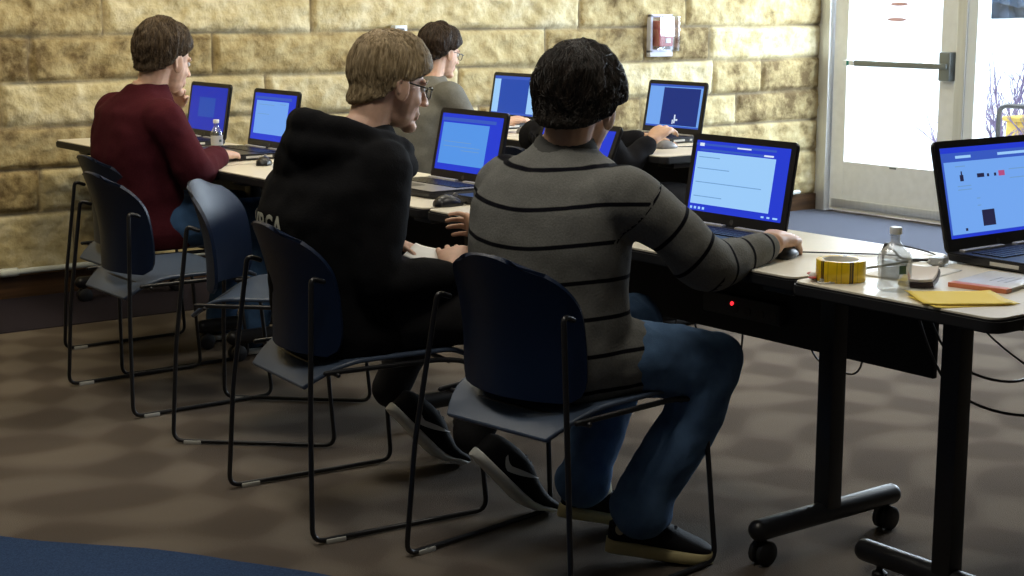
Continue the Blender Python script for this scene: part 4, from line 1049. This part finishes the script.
def person_hoodie():
    p = Person('person in a black hooded sweatshirt and glasses looking down, hands in the lap', (2.14, 3.61, 0), SKIN_B)
    P_, Ch, Nk = V((2.13, 3.61, .535)), V((2.10, 3.62, .80)), V((2.195, 3.61, 1.005))
    Sl, Sr = V((2.14, 3.815, .915)), V((2.16, 3.455, .915))
    El, Wl = V((2.14, 3.89, .66)), V((2.275, 3.665, .705))
    Er, Wr = V((2.11, 3.405, .645)), V((2.335, 3.375, .640))
    Hr, Kr, Ar = V((2.19, 3.50, .53)), V((2.56, 3.32, .53)), V((2.36, 3.34, .235))
    Hl, Kl, Al = V((2.19, 3.71, .53)), V((2.58, 3.80, .54)), V((2.42, 3.84, .25))
    b = p.body
    line = tab([(0, 24), (30, 18), (50, 14), (66, 6), (78, 0), (92, 0), (104, -24), (118, -42), (150, -51), (180, -53)])
    th = lambda az, el: .015+.010*max(0, math.sin(math.radians(el)))+.008*max(0, 1-az/60)
    p.head((2.285, 3.605, 1.130), math.radians(-6), math.radians(13), 0, Nk, hair_material('hair_dark_blond', (.17, .12, .060), (.52, .40, .24)), line, th, 5.0, 1.03, .003, 90, strands=3600, slen=.07, mess=.10)
    glasses(p, LAPD, p.M)
    b.tube([Nk, Ch, P_], [.05, .07, .08], 14)
    for S_, E_, W_ in ((Sl, El, Wl), (Sr, Er, Wr)): b.tube([Nk-V((0, 0, .05)), S_, E_, W_], [.05, .045, .034, .025], 14)
    hand(b, Wl+V((.008, -.010, 0)), (.42, -.86, -.15), (.2, .1, 1), -1, (.25, .4, .35), 1.05)
    hand(b, Wr+V((.006, .010, .012)), (.36, .70, .42), (-.35, -.2, .9), 1, (.3, .45, .4), 1.05)
    p.finish()
    yaw = math.radians(2); mb = MB()
    torso(mb, [((2.13, 3.61, .440), .20, .145, yaw), ((2.13, 3.61, .50), .215, .165, yaw), ((2.105, 3.61, .60), .205, .155, yaw), ((2.09, 3.615, .70), .210, .150, yaw), ((2.09, 3.62, .80), .225, .150, yaw), ((2.115, 3.62, .88), .232, .145, yaw),
               ((2.145, 3.62, .94), .215, .125, yaw), ((2.175, 3.615, .98), .150, .105, yaw), ((2.19, 3.61, 1.01), .095, .085, yaw), ((2.20, 3.61, 1.025), .075, .07, yaw)])
    ra = [.078, .085, .070, .068, .054, .046]
    arm(mb, [Sr+V((0, .04, 0)), Sr, Sr.lerp(Er, .5)+V((-.01, -.01, 0)), Er, Er.lerp(Wr, .5), Er.lerp(Wr, .84)], ra)
    arm(mb, [Sl+V((0, -.04, 0)), Sl, Sl.lerp(El, .5)+V((-.01, .02, 0)), El, El.lerp(Wl, .5), El.lerp(Wl, .84)], ra)
    # the hood lying folded around the neck and over the shoulders
    for k in range(3):
        r = (.125, .140, .115)[k]; cz = (.990, .962, 1.002)[k]; pts = []
        for i in range(15):
            a = math.radians(40+280*i/14)
            pts.append((2.185+r*1.05*math.cos(a)-.018*k, 3.612+r*.98*math.sin(a), cz-.045*math.cos(a)*.8-(.05 if k == 1 else .0)*.3))
        mb.tube(pts, [(.022, .036, .030)[k]*(1-.45*abs(i-7)/7) +.012 for i in range(15)], 14)
    mb.ell((2.055, 3.625, .962), ((.060, 0, .030), (0, .115, 0), (-.030, 0, .055))); mb.ell((2.03, 3.66, .93), (.055, .09, .075))
    hood_m = mat('black_fleece', (.0075, .0075, .0085), .95, .1, bump=.3, bscale=200)
    o, co, fs = p.cloth('hooded_sweatshirt', mb, hood_m, .0085, 3, .006, 11, 9.0)
    # white lettering low on the back of the sweatshirt
    cu = bpy.data.curves.new('t', 'FONT'); cu.body = 'WRCA'; cu.size = .075; cu.align_x = 'CENTER'; cu.resolution_u = 3; cu.offset = .002
    to = bpy.data.objects.new('t', cu); C.objects.link(to); dg = bpy.context.evaluated_depsgraph_get(); tmf = bpy.data.meshes.new_from_object(to.evaluated_get(dg)); bpy.data.objects.remove(to)
    bm = bmesh.new(); bm.from_mesh(tmf); bmesh.ops.triangulate(bm, faces=bm.faces[:]); bmesh.ops.subdivide_edges(bm, edges=[e for e in bm.edges if e.calc_length() > .012], cuts=2, use_grid_fill=True); bmesh.ops.triangulate(bm, faces=bm.faces[:])
    bv = BVHTree.FromPolygons([tuple(v) for v in co], fs); yc, zc = 3.688, .750
    for v in bm.verts:
        y = yc-v.co.x*.9; z = zc+v.co.y
        h = bv.ray_cast(V((1.6, y, z)), V((1, 0, 0)))[0]; v.co = (h if h else V((2.0, y, z)))+V((-.004, 0, 0))-p.off
    me = bpy.data.meshes.new('back_lettering'); bm.to_mesh(me); bm.free(); me.materials.append(mat('white_print', (.50, .50, .42), .8))
    lo = bpy.data.objects.new('back_lettering', me); C.objects.link(lo); lo.parent = o
    tr = MB()
    tr.ell(P_+V((.02, 0, -.02)), (.14, .185, .09))
    for H_, K_, A_ in ((Hr, Kr, Ar), (Hl, Kl, Al)):
        tr.tube([H_+V((-.02, 0, 0)), H_.lerp(K_, .5), K_], [.095, .088, .072], 20); tr.tube([K_, K_.lerp(A_, .5), A_+V((-.005, 0, -.02))], [.072, .060, .054], 20)
    p.cloth('trousers', tr, mat('charcoal_trousers', (.022, .021, .022), .9, .1, bump=.3, bscale=300), .008, 4, .005, 12, 3.0)
    up = mat('black_mesh_upper', (.008, .008, .009), .75, .2, bump=.3, bscale=400); so = mat('white_foam_sole', (.62, .62, .58), .6, .3); sw = mat('white_mark', (.62, .62, .60), .5)
    shoe(p.root, p.off, (2.365, 3.78, .190), (2.555, 3.715, -.035), (.75, -.1, .65), up, so, 1.0, up, (sw, -1), .55)
    shoe(p.root, p.off, (2.300, 3.27, .185), (2.490, 3.205, -.035), (.74, -.1, .66), up, so, 1.0, up, (sw, -1), .55)
person_hoodie()
o = paper('folded_paper', 'white folded paper held low by the person in the black hoodie', 'paper', 2.345, 3.490, -.9, .15, .09, .677, MATS['white_paper'], 12, .012)
o.rotation_euler = (math.radians(14), math.radians(8), -.95)

# ---- person in maroon by the stone wall
def person_maroon():
    p = Person('person in a maroon sweater typing at the table next to the stone wall', (2.46, 5.56, 0), SKIN_B)
    P_, Ch, Nk = V((2.45, 5.57, .535)), V((2.39, 5.58, .80)), V((2.455, 5.565, 1.015))
    Sl, Sr = V((2.420, 5.755, .920)), V((2.440, 5.382, .920))
    El, Wl = V((2.62, 5.92, .745)), V((2.665, 5.83, .90))
    Er, Wr = V((2.53, 5.335, .735)), V((2.745, 5.555, .765))
    Hr, Kr, Ar = V((2.50, 5.47, .53)), V((2.88, 5.42, .53)), V((2.80, 5.43, .13))
    Hl, Kl, Al = V((2.50, 5.67, .53)), V((2.90, 5.74, .53)), V((2.82, 5.74, .13))
    b = p.body
    line = tab([(0, 36), (35, 30), (58, 18), (74, 8), (92, 4), (104, -20), (120, -34), (150, -41), (180, -43)])
    th = lambda az, el: .012+.022*max(0, math.sin(math.radians(el)))**1.5+.008*(az > 100)
    p.head((2.535, 5.56, 1.126), math.radians(14), math.radians(12), 0, Nk, hair_material('hair_brown', (.035, .022, .012), (.14, .095, .055)), line, th, 11.0, 1.05, .005, 110, strands=3200, slen=.032, mess=.5)
    b.tube([Nk, Ch, P_], [.05, .07, .08], 14)
    for S_, E_, W_ in ((Sl, El, Wl), (Sr, Er, Wr)): b.tube([Nk-V((0, 0, .05)), S_, E_, W_], [.05, .045, .034, .026], 14)
    hand(b, Wr+V((.010, .010, 0)), (.68, .70, -.08), (0, -.1, 1), 1, (.25, .4, .35), 1.15)
    hand(b, Wl+V((.006, -.006, .02)), (.25, -.50, .75), (.75, .6, .15), -1, (.35, .6, .5), 1.0)
    p.finish()
    yaw = math.radians(6); mb = MB()
    torso(mb, [((2.45, 5.57, .44), .185, .135, yaw), ((2.445, 5.57, .50), .20, .150, yaw), ((2.425, 5.575, .60), .190, .140, yaw), ((2.41, 5.58, .70), .195, .135, yaw), ((2.405, 5.58, .80), .205, .135, yaw), ((2.415, 5.575, .885), .210, .130, yaw),
               ((2.42, 5.57, .945), .205, .115, yaw), ((2.44, 5.57, .990), .15, .098, yaw), ((2.455, 5.567, 1.025), .090, .080, yaw), ((2.463, 5.565, 1.048), .072, .070, yaw)])
    ra = [.072, .080, .070, .070, .056, .048]
    arm(mb, [Sr+V((0, .04, 0)), Sr, Sr.lerp(Er, .5)+V((.0, -.015, 0)), Er, Er.lerp(Wr, .5), Er.lerp(Wr, .86)], ra)
    arm(mb, [Sl+V((0, -.04, 0)), Sl, Sl.lerp(El, .5), El, El.lerp(Wl, .25)], [.082, .088, .068, .062, .050])
    p.cloth('sweater', mb, mat('maroon_knit', (.060, .010, .015), .95, .1, var=.12, scale=150, bump=.3, bscale=250), .0085, 5, .006, 11, 6.0)
    tr = MB(); tr.ell(P_+V((.02, 0, -.02)), (.14, .185, .09))
    for H_, K_, A_ in ((Hr, Kr, Ar), (Hl, Kl, Al)):
        tr.tube([H_+V((-.02, 0, 0)), H_.lerp(K_, .5), K_], [.100, .092, .074], 20); tr.tube([K_, K_.lerp(A_, .5), A_+V((-.005, 0, -.05))], [.074, .062, .060], 20)
    p.cloth('jeans', tr, denim('mid_blue_denim', (.045, .095, .19)), .0085, 4, .006, 12, 3.0)
    up = MATS['black_canvas']; so = MATS['white_foam_sole']
    shoe(p.root, p.off, (2.735, 5.435, .003), (3.01, 5.40, .003), (0, 0, 1), up, so); shoe(p.root, p.off, (2.755, 5.74, .003), (3.03, 5.77, .003), (0, 0, 1), up, so)
person_maroon()

# ---- boy in grey in the back row
def person_back(label, root, grey, head_c, hair_m, seed, skin_m, reach, with_glasses):
    p = Person(label, root, skin_m); x, y, _ = root; O = V(root)
    P_, Ch, Nk = O+V((0, 0, .535)), O+V((-.02, 0, .80)), V(head_c)+V((-.06, .0, -.125))
    Sl, Sr = Nk+V((-.05, .19, -.085)), Nk+V((-.02, -.19, -.085))
    El, Wl = O+V((.24, .27, .735)), O+V((.46, .13, .765))
    Wr = V(reach); Er = (Sr+Wr)/2+V((-.03, -.03, -.10))
    b = p.body
    line = tab([(0, 30), (35, 24), (58, 14), (74, 4), (92, 2), (104, -20), (120, -36), (150, -44), (180, -46)])
    th = lambda az, el: .018+.016*max(0, math.sin(math.radians(el)))+.006*(az > 100)
    p.head(head_c, math.radians(4), math.radians(12), 0, Nk, hair_m, line, th, seed, .98, .004, 80, strands=1800)
    if with_glasses: glasses(p, LAPG, p.M)
    b.tube([Nk, V(((O.x+Nk.x)/2, (O.y+Nk.y)/2, .80)), P_], [.048, .055, .07], 14)
    for S_, E_, W_ in ((Sl, El, Wl), (Sr, Er, Wr)): b.tube([Nk-V((0, 0, .05)), S_, E_, W_], [.05, .045, .034, .026], 14)
    d = (Wr-Er).normalized()
    hand(b, Wr+d*.012, d+V((.15, .25, -.1)), (0, -.1, 1), 1, (.25, .42, .35), 1.1); hand(b, Wl+V((.012, 0, 0)), (.9, -.2, -.1), (0, 0, 1), -1, (.2, .4, .35), .95)
    p.finish(.0040)
    mb = MB(); N0 = Nk
    torso(mb, [(O+V((0, 0, .44)), .18, .13, 0), (O+V((0, 0, .50)), .195, .145, 0), (O+V((-.015, 0, .62)), .185, .135, 0), (V((O.x*.7+N0.x*.3-.025, O.y*.7+N0.y*.3, .74)), .195, .135, 0), (V((O.x*.4+N0.x*.6-.035, O.y*.4+N0.y*.6, .83)), .205, .135, 0), (N0+V((-.035, 0, -.10)), .21, .125, 0),
               (N0+V((-.025, 0, -.05)), .185, .105, 0), (N0+V((-.01, 0, -.015)), .11, .085, 0), (N0+V((0, 0, .01)), .075, .07, 0), (N0+V((.003, 0, .02)), .068, .064, 0)])
    ra = [.078, .082, .066, .062, .050, .043]
    arm(mb, [Sr+V((0, .04, 0)), Sr, Sr.lerp(Er, .5), Er, Er.lerp(Wr, .5), Er.lerp(Wr, .86)], ra); arm(mb, [Sl+V((0, -.04, 0)), Sl, Sl.lerp(El, .5), El, El.lerp(Wl, .5), El.lerp(Wl, .86)], ra)
    m = mat('heather_grey_shirt', (.15, .15, .14), .95, .1, var=.08, scale=120, bump=.2, bscale=250) if grey else mat('black_shirt', (.009, .009, .011), .95, .1, bump=.2, bscale=250)
    p.cloth('shirt', mb, m, .0095, 4, .005, 11, seed)
    tr = MB(); tr.ell(P_+V((.02, 0, -.02)), (.14, .175, .09))
    for q in (-1, 1):
        H_, K_, A_ = O+V((.05, q*.1, .53)), O+V((.43, q*.13, .53)), O+V((.40, q*.13, .13))
        tr.tube([H_, H_.lerp(K_, .5), K_], [.095, .088, .072], 18); tr.tube([K_, K_.lerp(A_, .5), A_+V((0, 0, -.05))], [.072, .060, .058], 18)
        shoe(p.root, p.off, O+V((.33, q*.13, .003)), O+V((.61, q*.15, .003)), (0, 0, 1), MATS['black_canvas'], MATS['black_mesh_upper'])
    p.cloth('trousers', tr, MATS['charcoal_trousers'], .0095, 4, .005, 12, 3.0)
person_back('boy in a grey long-sleeved shirt in the back row beside the stone wall', (4.16, 6.36, 0), True, (4.345, 6.40, 1.10), hair_material('hair_dark_brown', (.016, .010, .007), (.060, .038, .026)), 21.0, SKIN_B, (4.46, 6.06, .775), True)
person_back('person in black hidden behind the striped sweater, one hand at the dark navy laptop', (4.08, 5.00, 0), False, (4.20, 5.12, .99), MATS['hair_dark_brown'], 33.0, SKIN_A, (4.35, 4.885, .780), False)
